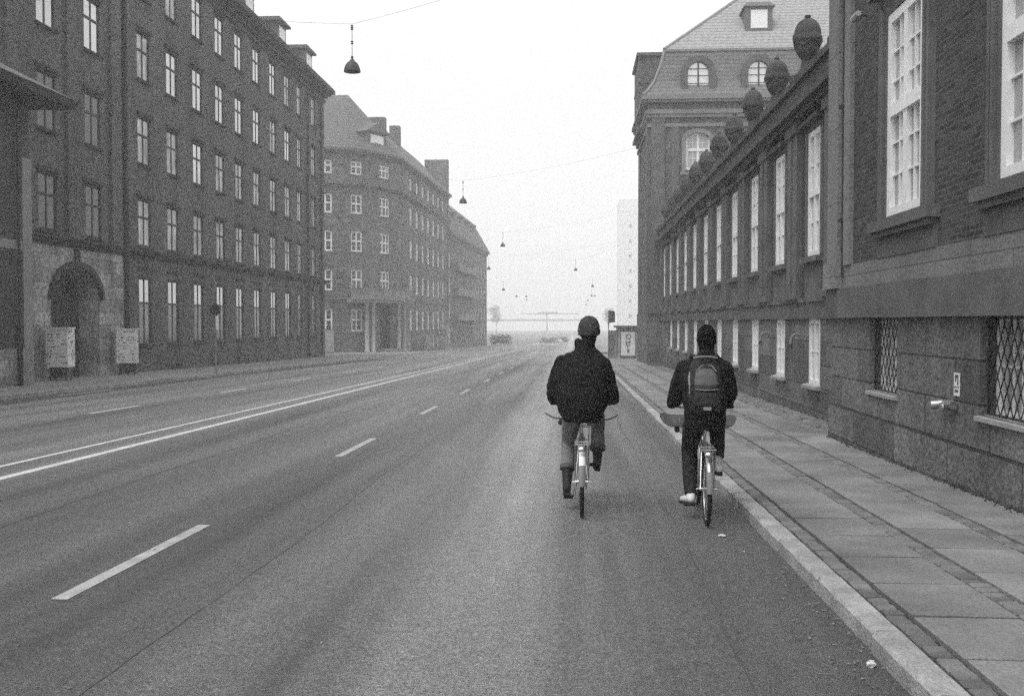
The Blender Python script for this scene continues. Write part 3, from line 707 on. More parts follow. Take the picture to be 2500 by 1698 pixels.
# arched dormers in the lower slope
for u in wx:
    dm = MB(); n = 12; x = XG + u; hw = .62
    P = [(hw * math.cos(math.pi * i / n), 16.3 + .7 * math.sin(math.pi * i / n)) for i in range(n + 1)]
    outer = [(1.0 * math.cos(math.pi * i / n), 16.4 + .95 * math.sin(math.pi * i / n)) for i in range(n + 1)]
    yf, yb = YG - .05, YG + 1.4
    outl = [(1.0, 15.2)] + outer + [(-1.0, 15.2)]; inn = [(hw, 15.25)] + P + [(-hw, 15.25)]
    for (a, b2), (c, e) in zip(zip(outl[:-1], outl[1:]), zip(inn[:-1], inn[1:])):
        dm.quad((x + a[0], yf, a[1]), (x + b2[0], yf, b2[1]), (x + e[0], yf, e[1]), (x + c[0], yf, c[1]))
        dm.quad((x + a[0], yf, a[1]), (x + a[0], yb, a[1]), (x + b2[0], yb, b2[1]), (x + b2[0], yf, b2[1]))
    for c, e in zip(inn[:-1], inn[1:]):
        dm.quad((x + c[0], yf, c[1]), (x + e[0], yf, e[1]), (x + e[0], yf + .25, e[1]), (x + c[0], yf + .25, c[1]))
    do = obj('dormer', dm, 'roof_dark', t)
    wd = MB(); wd.box(x - .035, x + .035, yf + .1, yf + .16, 15.28, 16.98); wd.box(x - hw, x + hw, yf + .1, yf + .15, 15.25, 15.33)
    for z in (15.75, 16.2, 16.6): wd.box(x - hw, x + hw, yf + .12, yf + .15, z - .015, z + .015)
    obj('sash', wd, 'black_paint', do)
    pp = MB(); pp.add([(x + a, yf + .19, b2) for a, b2 in inn], [tuple(range(len(inn)))]); obj('pane', pp, 'pane_mirror_b' if 'pane_mirror_b' in MATS else glass('pane_mirror_b', .75, .6, .2), do)
rl = MB(); x, y = XG + 6.8, YG + 2.9; zc = 17.95 + (y - YG - .95) * .88
rl.box(x - .8, x + .8, y - .35, y + 1.6, zc - .4, zc + 1.25); rl.hexa([(x - .95, y - .5, zc + 1.25), (x + .95, y - .5, zc + 1.25), (x + .95, y + 1.7, zc + 1.25), (x - .95, y + 1.7, zc + 1.25), (x - .7, y - .1, zc + 1.6), (x + .7, y - .1, zc + 1.6), (x + .7, y + 1.7, zc + 1.6), (x - .7, y + 1.7, zc + 1.6)])
ro = obj('roof_dormer', rl, 'roof_mid', t); rl = MB(); rl.box(x - .5, x + .5, y - .37, y - .352, zc - .05, zc + 1.05); obj('pane', rl, 'white_paint', ro)
# lucarne on the street side and its corbel
m_ = MB(); m_.box(XG - .3, XG + 3, 63.2, 67.8, 14.0, 18.6); m_.box(XG - .45, XG + 3.2, 63.0, 68, 18.6, 18.8); m_.box(XG - .42, XG + 1, 63.1, 67.9, 13.8, 14.0)
m_.box(XG - .22, XG + .5, 63.5, 67.5, 13.5, 13.799); m_.box(XG - .34, XG + 1, 63.15, 67.85, 16.9, 17.02); obj('lucarne', m_, 'brick_gable', t)

# ================================================================= LEFT: long brick block
XL = -20.0
t = thing('brick_block', 'long five storey brick block with dark framed windows and heavy cornice on the left', 'building', (-26, 57, 0))
fr = Fr(XL, 33.2, 0, 1); U = lambda y: y - 33.2; UL = 78.2 - 33.2
COL = [36.4, 40.0, 44.9, 48.15, 51.5, 54.8, 58.0, 61.3, 64.7, 68.0, 71.0, 74.9]
ROWS = [5.3, 9.1, 13.0, 16.8]; ww = [.66] * 10 + [.5, .5]
ops = [(U(y) - q, U(y) + q, z, z + 2.15) for y, q in zip(COL, ww) for z in ROWS]
opg = [(U(y) - q, U(y) + q, .75, 3.8) for y, q in zip(COL, ww) if y > 42]
m_ = MB(); wall(m_, fr, U(42.7), UL, -2.5, 4.75, opg, .12); wall(m_, fr, 0, UL, 5.1, 19.9, ops, .12)
m_.quad((XL, 78.2, -2.5), (XL - 12, 78.2, -2.5), (XL - 12, 78.2, 19.9), (XL, 78.2, 19.9)); m_.quad((XL, 33.2, -2.5), (XL - 12, 33.2, -2.5), (XL - 12, 33.2, 19.9), (XL, 33.2, 19.9))
m_.quad((XL - 12, 33.2, -2.5), (XL - 12, 78.2, -2.5), (XL - 12, 78.2, 19.9), (XL - 12, 33.2, 19.9))
obj('brick_wall', m_, 'brick_left', t)
m_ = MB(); pl = [(XL - 3, 33.15), (XL, 33.15), (XL, 79.0), (XL - 12, 79.0)]
pl2 = [(XL, 33.2), (XL, 78.2), (XL - 12, 78.2)]
band(m_, pl2, .08, -.3, 4.75, 4.86); band(m_, pl2, .2, -.3, 4.861, 4.98); band(m_, pl2, .3, -.3, 4.981, 5.1); obj('ledge', m_, 'ledge', t)
m_ = MB(); band(m_, pl2, .12, -.3, 19.3, 19.5); band(m_, pl2, .25, -.3, 19.7, 19.9); band(m_, pl2, .5, -.3, 19.901, 20.1); band(m_, pl2, .75, -.3, 20.101, 20.4); band(m_, pl2, .68, -.3, 20.401, 20.5); obj('cornice', m_, 'ledge', t)
m_ = MB(); m_.add([(XL + .6, 33.2, 20.5), (XL + .6, 78.8, 20.5), (XL - 12, 78.8, 20.5), (XL - 12, 33.2, 20.5), (XL - 4, 33.2, 23.2), (XL - 4, 75, 23.2), (XL - 8, 75, 23.2), (XL - 8, 33.2, 23.2)],
       [(0, 1, 5, 4), (1, 2, 6, 5), (2, 3, 7, 6), (4, 5, 6, 7), (0, 4, 7, 3)]); obj('roof', m_, 'roof_dark', t)
for y in (75.4, 68.4, 61.4, 54.4):
    dm = MB(); dm.box(XL - 2.6, XL - .45, y - .95, y + .95, 20.4, 22.6); dm.box(XL - 2.8, XL - .15, y - 1.2, y + 1.2, 22.6, 22.75); dm.box(XL - 2.8, XL - .3, y - 1.05, y + 1.05, 22.751, 22.9)
    do = obj('dormer', dm, 'roof_dark', t); dm = MB(); dm.box(XL - .448, XL - .42, y - .7, y + .7, 21.0, 22.35); obj('pane', dm, 'white_paint', do)
for y in (42.75, 72.9, 76.8):
    dm = MB(); dm.tube((XL + .13, y, -.8), (XL + .13, y, 19.3), .11 if y < 50 else .08, n=12)
    for z in (2, 4.4, 7, 9.3, 12, 14.3, 17): dm.tube((XL + .13, y, z), (XL + .13, y, z + .1), .14, n=12)
    obj('drainpipe', dm, 'pipe', t)
m_ = MB()     # shallow pilaster strips either side of the end bays, header panels over the ground windows
for a, b2 in ((37.7, 38.5), (41.4, 42.3), (33.6, 35.2)): fr.box(m_, U(a), U(b2), -.16, .02, 5.1, 19.3)
obj('pilaster_strip', m_, 'brick_left', t)
lint = MB(); lint.box(-.8, .8, -.12, .02, .02, .17); lint.box(-.74, .74, -.05, .02, -.1, .019)
lint_m = lint.mesh('lintel', 'ledge'); lintg = MB(); lintg.box(-.8, .8, -.09, .02, .42, .52); lintg.box(-.74, .74, -.05, .02, 0, .1); lintg_m = lintg.mesh('lintel', 'ledge')
wA = win_meshes('b1', 1.32, 2.15, (.5,), (.62,), .075, .075, fm='window_dark', dep=.05); wB = win_meshes('b1n', 1.0, 2.15, (.5,), (.62,), .05, .07, fm='window_dark', dep=.05)
wC = win_meshes('b1g', 1.32, 3.05, (.5,), (.63,), .05, .08, fm='window_dark', dep=.05); wD = win_meshes('b1gn', 1.0, 3.05, (.5,), (.63,), .05, .08, fm='window_dark', dep=.05)
sA = sill_mesh('sl', 1.5, 'ledge', .12, .12, .1)
half = win_meshes('b1c', 1.32, 2.15, (.5,), (.62,), .05, .07, fm='window_dark', pm='pane_half', dep=.05)[1]; halfn = win_meshes('b1d', 1.0, 2.15, (.5,), (.62,), .05, .07, fm='window_dark', pm='pane_half', dep=.05)[1]
wn_dark = win_meshes('b1f', 1.32, 2.15, (.5,), (.62,), .05, .07, fm='window_dark', pm='pane_dark', dep=.05)[1]
halfg = win_meshes('b1e', 1.32, 3.05, (.5,), (.63,), .05, .08, fm='window_dark', pm='pane_half', dep=.05)[1]
plo = [MB().box(-q, q, .03, .036, .02, 1.9).mesh('pane', 'pane_low') for q in (.64, .48)]; pup = [MB().box(-q, q, .03, .036, 1.94, 3.02).mesh('pane', 'pane_mirror') for q in (.64, .48)]
for i, y in enumerate(COL):
    for j, z in enumerate(ROWS):
        put_win(t, fr, U(y), z, wA if i < 10 else wB, .035, sA, pane=wn_dark if (i < 2 and j < 2) else (half if i < 10 else halfn) if (j == 0 or (j == 1 and i % 3 != 1) or (i * 7 + j * 5) % 6 == 0) else None, lintel=(lint_m, 2.2))
    if y > 42:
        o = put_win(t, fr, U(y), .75, wC if i < 10 else wD, .05, sA, pane=plo[i >= 10], lintel=(lintg_m, 3.06))
        q = bpy.data.objects.new('pane', pup[i >= 10]); C.objects.link(q); q.parent = o
m_ = MB()
for y in (48.5, 53.9, 59.0, 63.5, 68.0, 73.0): fr.box(m_, U(y) - .5, U(y) + .5, -.02, .02, -1.0 - .0146 * (y - 50), -.35 - .0146 * (y - 50))
fr.box(m_, U(57.8) - .4, U(57.8) + .4, -.03, .02, -.75, .35)
obj('cellar_hatch', m_, 'interior', t)
# stone portal with an arched gateway (its own part of the block)
pa, pb, zs_, zt_ = U(36.55), U(40.4), 2.7, 4.0
m_ = MB(); wall(m_, fr, U(33.2), U(42.7), -2.5, 4.75, [(pa, pb, -2.5, zt_)], .9); arch_fill(m_, fr, pa, pb, zs_, zt_, .9, 16)
po = obj('stone_portal', m_, 'granite_left', t)
m_ = MB(); mid = (pa + pb) / 2; r_ = (pb - pa) / 2; n = 16
for i in range(n):
    if True:
        t0, t1 = math.pi * i / n, math.pi * (i + 1) / n
        A = (mid - r_ * math.cos(t0), zs_ + (zt_ - zs_) * math.sin(t0)); D = (mid - r_ * math.cos(t1), zs_ + (zt_ - zs_) * math.sin(t1))
        B = (mid - (r_ + .22) * math.cos(t0), zs_ + (zt_ - zs_ + .22) * math.sin(t0)); E = (mid - (r_ + .22) * math.cos(t1), zs_ + (zt_ - zs_ + .22) * math.sin(t1))
        m_.hexa([fr.p(A[0], -.16, A[1]), fr.p(D[0], -.16, D[1]), fr.p(D[0], .02, D[1]), fr.p(A[0], .02, A[1]), fr.p(B[0], -.16, B[1]), fr.p(E[0], -.16, E[1]), fr.p(E[0], .02, E[1]), fr.p(B[0], .02, B[1])])
fr.box(m_, mid - .15, mid + .15, -.12, .02, zt_ + .22, 4.75)
obj('arch_moulding', m_, 'ledge', t)
m_ = MB(); fr.box(m_, pa - .3, pb + .3, .9, 1.0, -2.5, 4.4); obj('gate_door', m_, 'interior', t)

# nearest left building: a strip of wall, its quoin, and overhanging eaves
t = thing('eaved_house', 'dark house with deep eaves and pale corner, cut off by the left edge', 'building', (-22, 28, 0))
XN = -18.5
fr = Fr(XN, 10, 0, 1); m_ = MB(); wall(m_, fr, 0, 22.5, -2.5, 9.1, [(u - .6, u + .6, z, z + 2) for u in (3, 7, 11, 15, 18.6) for z in (1.2, 4.9)], .2)
m_.quad((XN, 32.5, -2.5), (XN - 3, 32.5, -2.5), (XN - 3, 32.5, 9.1), (XN, 32.5, 9.1)); obj('brick_wall', m_, 'brick_dark', t)
m_ = MB(); m_.box(XN - .5, XN + .05, 32.0, 32.56, -1.4, 7.3); m_.box(XN - .2, XN + .04, 10, 32.0, 4.2, 4.5); obj('pale_corner', m_, 'stone_gable', t)
m_ = MB(); m_.box(XN - .4, XN + .06, 10, 31.98, -2.5, .9); obj('plinth', m_, 'granite_left', t)
m_ = MB(); m_.hexa([(XN + 1.35, 8, 9.1), (XN + 1.35, 33.1, 9.1), (XN - 3, 33.1, 9.1), (XN - 3, 8, 9.1), (XN + 1.45, 8, 9.35), (XN + 1.45, 33.2, 9.35), (XN - 3, 33.2, 9.35), (XN - 3, 8, 9.35)])
obj('eaves', m_, 'ledge', t)
m_ = MB(); m_.add([(XN + 1.45, 8, 9.36), (XN + 1.45, 33.2, 9.36), (XN - 3, 33.2, 9.36), (XN - 3, 8, 9.36), (XN - 1.5, 10, 10.9), (XN - 1.5, 31, 10.9)], [(0, 1, 5, 4), (1, 2, 5), (2, 3, 4, 5), (3, 0, 4)]); obj('roof', m_, 'roof_mid', t)
wn = win_meshes('near', 1.2, 2.0, (.5,), (.6,), .06, .06, fm='window_dark', pm='pane_dark')
for u in (3, 7, 11, 15, 18.6):
    for z in (1.2, 4.9): put_win(t, fr, u, z, wn, .15, sA)
m_ = MB(); m_.tube((XN + .14, 31.6, -.5), (XN + .14, 31.6, 1.75), .09, n=12); m_.tube((XN + .14, 31.6, 1.75), (XN + .14, 31.6, 9.0), .05, n=12); obj('drainpipe', m_, 'pipe', t)

# poster covered cabinets beside the gateway
def cabinet(x, y, lab, seed, rz):
    t = thing('poster_cabinet', lab, 'cabinet', (x, y, gz(y) + .12), rz, 'poster cabinets beside the gateway')
    m_ = MB(); m_.box(-.41, .41, -.3, .3, .5, 1.95); m_.box(-.44, .44, -.33, .33, 1.95, 1.99)
    o = obj('cabinet_body', m_, 'poster'); o.parent = t
    m_ = MB(); m_.box(-.3, .34, -.22, .22, .1, .5)
    for sx in (-.3, .3):
        for sy in (-.2, .2): m_.tube((sx, sy, 0), (sx, sy, .5), .035)
    o = obj('stand', m_, 'black_paint'); o.parent = t
    r = random.Random(seed); m_ = MB()
    for i in range(11):      # rows of faded print
        z = 1.86 - i * .12; x = -.36
        while x < .33:
            l = r.uniform(.03, .14)
            if r.random() < .62: m_.box(x, min(x + l, .37), -.306, -.301, z - r.uniform(.012, .035), z + r.uniform(.0, .02))
            x += l + r.uniform(.02, .06)
    for i in range(34):      # tags on the side
        z = r.uniform(.6, 1.85); y_ = r.uniform(-.26, .2); m_.box(.411, .415, y_, y_ + r.uniform(.03, .1), z, z + r.uniform(.02, .1)); m_.box(-.415, -.411, y_, y_ + r.uniform(.03, .1), z, z + r.uniform(.02, .1))
    o = obj('faded_print', m_, 'ink'); o.parent = t
cabinet(-19.3, 35.9, 'white poster covered cabinet on a dark stand, left of the arched gateway', 1, .06)
cabinet(-19.35, 41.6, 'white poster covered cabinet on a dark stand, right of the arched gateway', 2, .3)

# round sign on the left kerb
t = thing('round_sign', 'dark back of a round traffic sign on a thin pole at the left kerb', 'traffic sign', (-15.95, 43, gz(43)))
m_ = MB(); m_.tube((-15.95, 43, gz(43)), (-15.95, 43, 2.65), .03, n=8); obj('pole', m_, 'steel', t)
m_ = MB(); m_.tube((-15.95, 42.95, 2.35), (-15.95, 42.93, 2.35), .26, n=28); obj('disc', m_, 'black_paint', t)
m_ = MB(); m_.box(-15.92, -15.8, 42.93, 42.95, 1.45, 2.05); obj('plate', m_, 'poster', t)

# ================================================================= LEFT: corner building with the bowed entrance front
t = thing('corner_building', 'pale corner building with bowed entrance front, white windows and steep tiled roof', 'building', (-26, 118, 0))
ROW2 = [(.8, 2.3), (5.0, 2.15), (9.0, 2.1), (12.9, 1.95), (16.9, 1.35)]
PT = [(-34, 96.2), (-23.2, 99.5), (-21.4, 101.2), (-20.55, 102.2), (-19.4, 104.6), (-18.95, 106.3), (-18.9, 109.0)]
PS = (-18.9 + .045 * 28.5, 137.5)
segs = list(zip(PT[:-1], PT[1:])) + [(PT[-1], PS)]
wal = MB(); rus = MB()
def seg_fr(a, b2): return Fr(a[0], a[1], b2[0] - a[0], b2[1] - a[1]), math.hypot(b2[0] - a[0], b2[1] - a[1])
w2 = {k: win_meshes('b2_%d_%s' % (k, s_), wd, h, cols, rows, .16, .14, bars, pm='pane_dark', dep=.1) for k, (z, h) in enumerate(ROW2) for s_, wd, cols, bars in (('n', 1.35, (.5,), (0, 1)),) for rows in (((.52,),) if h > 1.5 else ((.6,),))}
w2b = {k: win_meshes('b2b_%d' % k, 1.75, h, (.28, .72), ((.52,) if h > 1.5 else (.6,)), .16, .14, (0, 1), pm='pane_dark', dep=.1) for k, (z, h) in enumerate(ROW2)}
w2n = {k: win_meshes('b2n_%d' % k, .7, h, (), ((.52,) if h > 1.5 else (.6,)), .1, .1, (0, 1), pm='pane_dark', dep=.1) for k, (z, h) in enumerate(ROW2)}
w2s = {k: win_meshes('b2s_%d' % k, 1.5, h, (.5,), ((.52,) if h > 1.5 else ()), .22, .2, (), pm='pane_curtain', dep=.1) for k, (z, h) in enumerate(ROW2)}
s2 = sill_mesh('s2', 1.9, 'stone_gable', .1, .08, .2)
for si, (a, b2) in enumerate(segs):
    f2, L2 = seg_fr(a, b2); ops = []; wins = []
    if si == 0:
        for u in (L2 - 2.1, L2 - 5.5, L2 - 9):
            for k, (z, h) in enumerate(ROW2): ops.append((u - .675, u + .675, z, z + h)); wins.append((u, z, w2[k]))
    elif si in (1, 3):
        for k, (z, h) in enumerate(ROW2):
            W = .675 if si == 1 else .875
            if si == 3 and k == 0: ops.append((L2 / 2 - .95, L2 / 2 + .95, -2.5, 3.6)); continue
            ops.append((L2 / 2 - W, L2 / 2 + W, z, z + h)); wins.append((L2 / 2, z, (w2 if si == 1 else w2b)[k]))
    elif si == 5:
        for k, (z, h) in enumerate(ROW2):
            if k: ops.append((L2 / 2 - .35, L2 / 2 + .35, z, z + h)); wins.append((L2 / 2, z, w2n[k]))
    elif si == 6:
        for c in range(7):
            u = 3.9 + 3.5 * c
            for k, (z, h) in enumerate(ROW2): ops.append((u - .75, u + .75, z, z + h)); wins.append((u, z, w2s[k]))
    if si == 0:
        wall(rus, f2, 0, L2, -3, 16.0, [o for o in ops if o[2] < 16], .22); wall(wal, f2, 0, L2, 16.0, 19.0, [o for o in ops if o[2] > 16], .22)
    else: wall(wal, f2, 0, L2, -3, 19.0, ops, .22)
    for u, z, mm in wins: put_win(t, f2, u, z, mm, .12, None if si not in (1, 3) else s2)
obj('brick_wall', wal, 'brick_pale', t); obj('banded_wall', rus, 'brick_rust', t)
PL = PT + [PS]
m_ = MB(); band(m_, PL, .12, -.2, 4.1, 4.3); band(m_, PL, .2, -.2, 15.6, 15.8); band(m_, PL, .42, -.2, 15.801, 16.1); band(m_, PL, .35, -.2, 19.0, 19.2); band(m_, PL, .6, -.2, 19.201, 19.45); obj('cornice', m_, 'ledge' if False else 'stone_trim', t)
arc = PT[1:]
m_ = MB(); band(m_, arc, 1.1, -.1, 3.75, 4.05); band(m_, arc, 1.25, -.1, 4.051, 4.2); band(m_, arc, .95, .85, 4.2, 5.15); band(m_, arc, 1.05, .8, 5.151, 5.25); obj('balcony', m_, 'stone_gable', t)
mat('portal_pale', .26, .36, 2, .8)
A1 = offset(arc, .75)
def at_arc(u):    # point on the offset arc whose picture column is u
    for (a, b2) in zip(A1[:-1], A1[1:]):
        for i in range(40):
            s_ = i / 40; x = a[0] + (b2[0] - a[0]) * s_; y = a[1] + (b2[1] - a[1]) * s_
            if x / y >= (u - 1400) / 2400: return x, y
    return A1[-1]
for u in (890, 907, 970, 984):
    x, y = at_arc(u); m_ = MB(); z0 = gz(y) + .12
    m_.rings([(x, y, z0, .3, .3), (x, y, z0 + .15, .3, .3), (x, y, z0 + .2, .22, .22), (x, y, z0 + 2.2, .215, .215), (x, y, 3.45, .18, .18), (x, y, 3.5, .24, .24), (x, y, 3.75, .26, .26)], 14)
    obj('column', m_, 'portal_pale', t)
f2, L2 = seg_fr(*segs[3]); m_ = MB(); f2.box(m_, -.6, L2 + .6, .45, .6, -2.5, 3.9); obj('entrance_door', m_, 'interior', t)
m_ = MB(); f2.box(m_, -.6, L2 + .4, -1.9, 0, gz(103), gz(103) + .27); f2.box(m_, -.3, L2 + .1, -1.5, 0, gz(103) + .27, gz(103) + .45); obj('entrance_step', m_, 'stone_gable', t)
# roofs
m_ = MB(); I = offset(PL, .6); Z = 19.45
R0, P1_, S1, S2 = (-36, 107, 26.6), (-24.7, 107, 26.6), (-22.7, 110.0, 24.3), (PS[0] - 4.1, 137.5, 24.3)
E_ = [(*q, Z) for q in I]
m_.add([E_[0], E_[1], P1_, R0], [(0, 1, 2, 3)])
for i in range(1, 6): m_.add([E_[i], E_[i + 1], P1_], [(0, 1, 2)])
m_.add([E_[6], S1, P1_], [(0, 1, 2)]); m_.add([E_[6], E_[7], S2, S1], [(0, 1, 2, 3)])
m_.add([S1, S2, (S2[0] - 4, S2[1], Z), (S1[0] - 4, S1[1], Z)], [(0, 1, 2, 3)]); m_.add([R0, P1_, (-27, 116, Z), (-36, 116, Z)], [(0, 1, 2, 3)]); m_.add([P1_, S1, (-27, 116, Z)], [(0, 1, 2)])
obj('roof', m_, 'tiles_mid', t)
m_ = MB(); m_.box(-23.6, -21.7, 112.5, 113.6, 21, 25.3); obj('chimney', m_, 'brick_pale', t)
m_ = MB(); m_.box(-22.2, -21.0, 118, 119.2, 22, 25.4); obj('chimney', m_, 'brick_pale', t)
m_ = MB(); m_.box(PS[0] - 3.2, PS[0] + .1, 137.0, 137.9, -3, 24.4); obj('party_wall', m_, 'brick_pale', t)
f2, L2 = seg_fr(PT[2], PT[4]); m_ = MB(); f2.box(m_, L2 / 2 - 1.6, L2 / 2 + 1.3, .25, 3.5, 19.4, 21.6)
P = [f2.p(L2 / 2 - 2.0, -.1, 21.6), f2.p(L2 / 2 + 1.7, -.1, 21.6), f2.p(L2 / 2 - .15, -.1, 22.7), f2.p(L2 / 2 - 2.0, 4, 21.6), f2.p(L2 / 2 + 1.7, 4, 21.6), f2.p(L2 / 2 - .15, 4, 22.7)]
m_.add(P, [(0, 1, 2), (1, 4, 5, 2), (0, 2, 5, 3), (0, 3, 4, 1)]); do = obj('gabled_dormer', m_, 'roof_mid', t)
wz = win_meshes('b2d', 2.0, 1.45, (.33, .67), (), .12, .12, (0, 1), pm='pane_dark', dep=.1)
o = obj('window', wz[0], None, do, f2.p(L2 / 2 - .15, .14, 19.95), f2.a)
q = bpy.data.objects.new('pane', wz[1]); C.objects.link(q); q.parent = o
bpy.data.objects.remove(q); bpy.data.objects.remove(o)
obj('sash', MB().add([], []) if False else (lambda mm: (f2.box(mm, L2 / 2 - 1.15, L2 / 2 + .85, .2, .249, 19.9, 21.35), mm)[1])(MB()), 'white_paint', do)
# clutter outside: cabinets and parked bicycles come below

# third building
t = thing('terrace_building', 'hazy long brick building with banded front, farthest of the row on the left', 'building', (-24, 158, 0))
P3 = [PS, (PS[0] + .045 * 41, 178.5), (PS[0] - 8, 180.5)]
f3, L3 = seg_fr(P3[0], P3[1]); ops = []; wn3 = []
m3 = {k: win_meshes('b3_%d' % k, 1.6, 2.1, (.5,), (.52,), .16, .14, (), pm='pane_curtain', dep=.1) for k in range(1)}
for c in (1.6, 27.5, 31, 34.5, 38.2):
    for k, z in enumerate((-1.2, 2.3, 5.9, 9.5)): ops.append((f := c - .8, c + .8, z, z + 2.1)); wn3.append((c, z))
m_ = MB(); wall(m_, f3, 0, L3, -4, 14.0, ops, .2); f4, L4 = seg_fr(P3[1], P3[2]); wall(m_, f4, 0, L4, -4, 14, [], .2); obj('brick_wall', m_, 'brick_pale', t)
for c, z in wn3: put_win(t, f3, c, z, m3[0], .12)
m_ = MB()
for z in (2.0, 5.6, 9.2): f3.box(m_, 4, 24.5, -.9, .0, z, z + 1.05)
obj('balcony_band', m_, 'stone_gable', t)
m_ = MB(); band(m_, P3, .5, -.3, 14.0, 14.4); band(m_, P3, .25, -.3, 13.6, 13.999); obj('cornice', m_, 'stone_trim', t)
m_ = MB(); I = offset(P3, .5); RR3 = [(PS[0] - 6, 137.5), (PS[0] - 4.6, 174), (PS[0] - 7, 175)]
MM = [(p[0] * .6 + q[0] * .4, p[1] * .6 + q[1] * .4) for p, q in zip(I, RR3)]
for i in range(2):
    m_.quad((*I[i], 14.4), (*I[i + 1], 14.4), (*MM[i + 1], 19.4), (*MM[i], 19.4)); m_.quad((*MM[i], 19.4), (*MM[i + 1], 19.4), (*RR3[i + 1], 22.6), (*RR3[i], 22.6))
obj('roof', m_, 'tiles_mid', t)
for i, y in enumerate((142, 149, 156, 163, 170)):
    m_ = MB(); x = PS[0] + .045 * (y - 137.5) - 1.2; m_.box(x - 2, x + .1, y - .9, y + .9, 15, 18.2); m_.box(x - 2, x + .4, y - 1.1, y + 1.1, 18.2, 18.45); obj('dormer', m_, 'roof_mid', t)

# ================================================================= far right: shed, tower
t = thing('graffiti_shed', 'small pale shed covered in graffiti at the end of the right pavement', 'shed', (4.0, 73.5, gz(74)))
z0 = gz(74) + .12; m_ = MB(); m_.box(3.3, 5.2, 73.2, 76.5, z0, 1.35); obj('wall', m_, 'grey_paint', t)
m_ = MB(); m_.box(3.1, 5.4, 73.0, 76.7, 1.35, 1.5); obj('roof', m_, 'roof_dark', t)
m_ = MB(); m_.box(3.5, 4.55, 73.15, 73.19, z0 + .25, 1.05); obj('door', m_, 'poster', t)
m_ = MB(); m_.box(3.45, 3.5, 73.13, 73.2, z0 + .2, 1.1); m_.box(4.55, 4.6, 73.13, 73.2, z0 + .2, 1.1); m_.box(3.45, 4.6, 73.13, 73.2, z0 + .12, z0 + .2); m_.box(3.45, 4.6, 73.13, 73.2, 1.1, 1.16); obj('door_frame', m_, 'ink', t)
gm = MB(); r = random.Random(5)     # sprayed letters on door and side wall
def stroke(pts, wd=.028):
    for a, b2 in zip(pts[:-1], pts[1:]): gm.tube(a, b2, wd, n=5)
yd = 73.14
def let(cx, cz, s_, kind):
    q = lambda x, z: (cx + x * s_, yd, cz + z * s_)
    if kind == 'O': stroke([q(math.cos(i * .7) * .5, math.sin(i * .7) * .5) for i in range(10)])
    if kind == 'T': stroke([q(-.5, .5), q(.5, .5)]); stroke([q(0, .5), q(.05, -.6)])
    if kind == 'H': stroke([q(-.4, .6), q(-.35, -.6)]); stroke([q(.4, .6), q(.35, -.6)]); stroke([q(-.5, 0), q(.5, .05)])
    if kind == 'K': stroke([q(-.3, .6), q(-.3, -.6)]); stroke([q(.5, .6), q(-.3, 0), q(.5, -.6)])
let(4.05, .72, .34, 'O'); let(4.03, .28, .34, 'H'); let(4.0, -.08, .26, 'T'); let(4.06, -.36, .2, 'K')
for i in range(26):
    y = r.uniform(73.5, 76.2); z = r.uniform(z0 + .3, 1.0); stroke([(3.285, y, z), (3.285, y + r.uniform(-.3, .3), z + r.uniform(-.25, .25)), (3.285, y + r.uniform(-.3, .3), z + r.uniform(-.3, .3))], .03)
obj('graffiti', gm, 'ink', t)
t = thing('hoarding', 'dark graffiti hoarding panel left of the pale shed', 'hoarding', (2.9, 74, gz(74)))
m_ = MB(); m_.box(2.62, 3.26, 74.0, 74.08, z0, 1.15); obj('panel', m_, 'stone_gable', t); gm = MB()
for i in range(24):
    x = r.uniform(2.68, 3.1); z = r.uniform(z0 + .4, 1.0); gm.tube((x, 73.985, z), (x + r.uniform(-.1, .15), 73.985, z + r.uniform(-.25, .25)), .028, n=5)
obj('graffiti', gm, 'ink', t); m_ = MB(); m_.box(2.6, 2.66, 73.96, 74.12, z0, 2.6); obj('post', m_, 'pipe', t)
t = thing('pole_sign', 'dark boxy sign standing on the post above the graffiti hoarding', 'sign', (2.8, 74, 1.8))
m_ = MB(); m_.box(2.67, 3.1, 74.0, 74.1, 1.75, 2.55); obj('sign_panel', m_, 'stone_dark', t); m_ = MB(); m_.box(2.62, 3.0, 73.97, 74.13, 2.551, 2.62); obj('frame', m_, 'pipe', t)
t = thing('tower_block', 'pale tall tower block almost lost in the fog beyond the graffiti shed', 'tower', (16, 330, 0))
m_ = MB(); f5 = Fr(15.2, 330, 1, 0); ops = [(u, u + .9, z, z + 1.2) for u in (3.2, 8, 12, 16) for z in range(3, 38, 5)]; wall(m_, f5, 0, 24, -8, 42.5, ops, .2); f6 = Fr(15.2, 348, 0, -1); wall(m_, f6, 0, 18, -8, 42.5, [], .2)
m_.quad((15.2, 330, 42.5), (39.2, 330, 42.5), (39.2, 348, 42.5), (15.2, 348, 42.5)); mat('render_pale', .75, .82, .5, .9); obj('wall', m_, 'render_pale', t)
wt = win_meshes('tow', .9, 1.2, (.5,), (), .08, .06, fm='grey_paint', pm='pane_curtain')
for u, _, z, _ in ops: put_win(t, f5, u + .45, z, wt, .1)

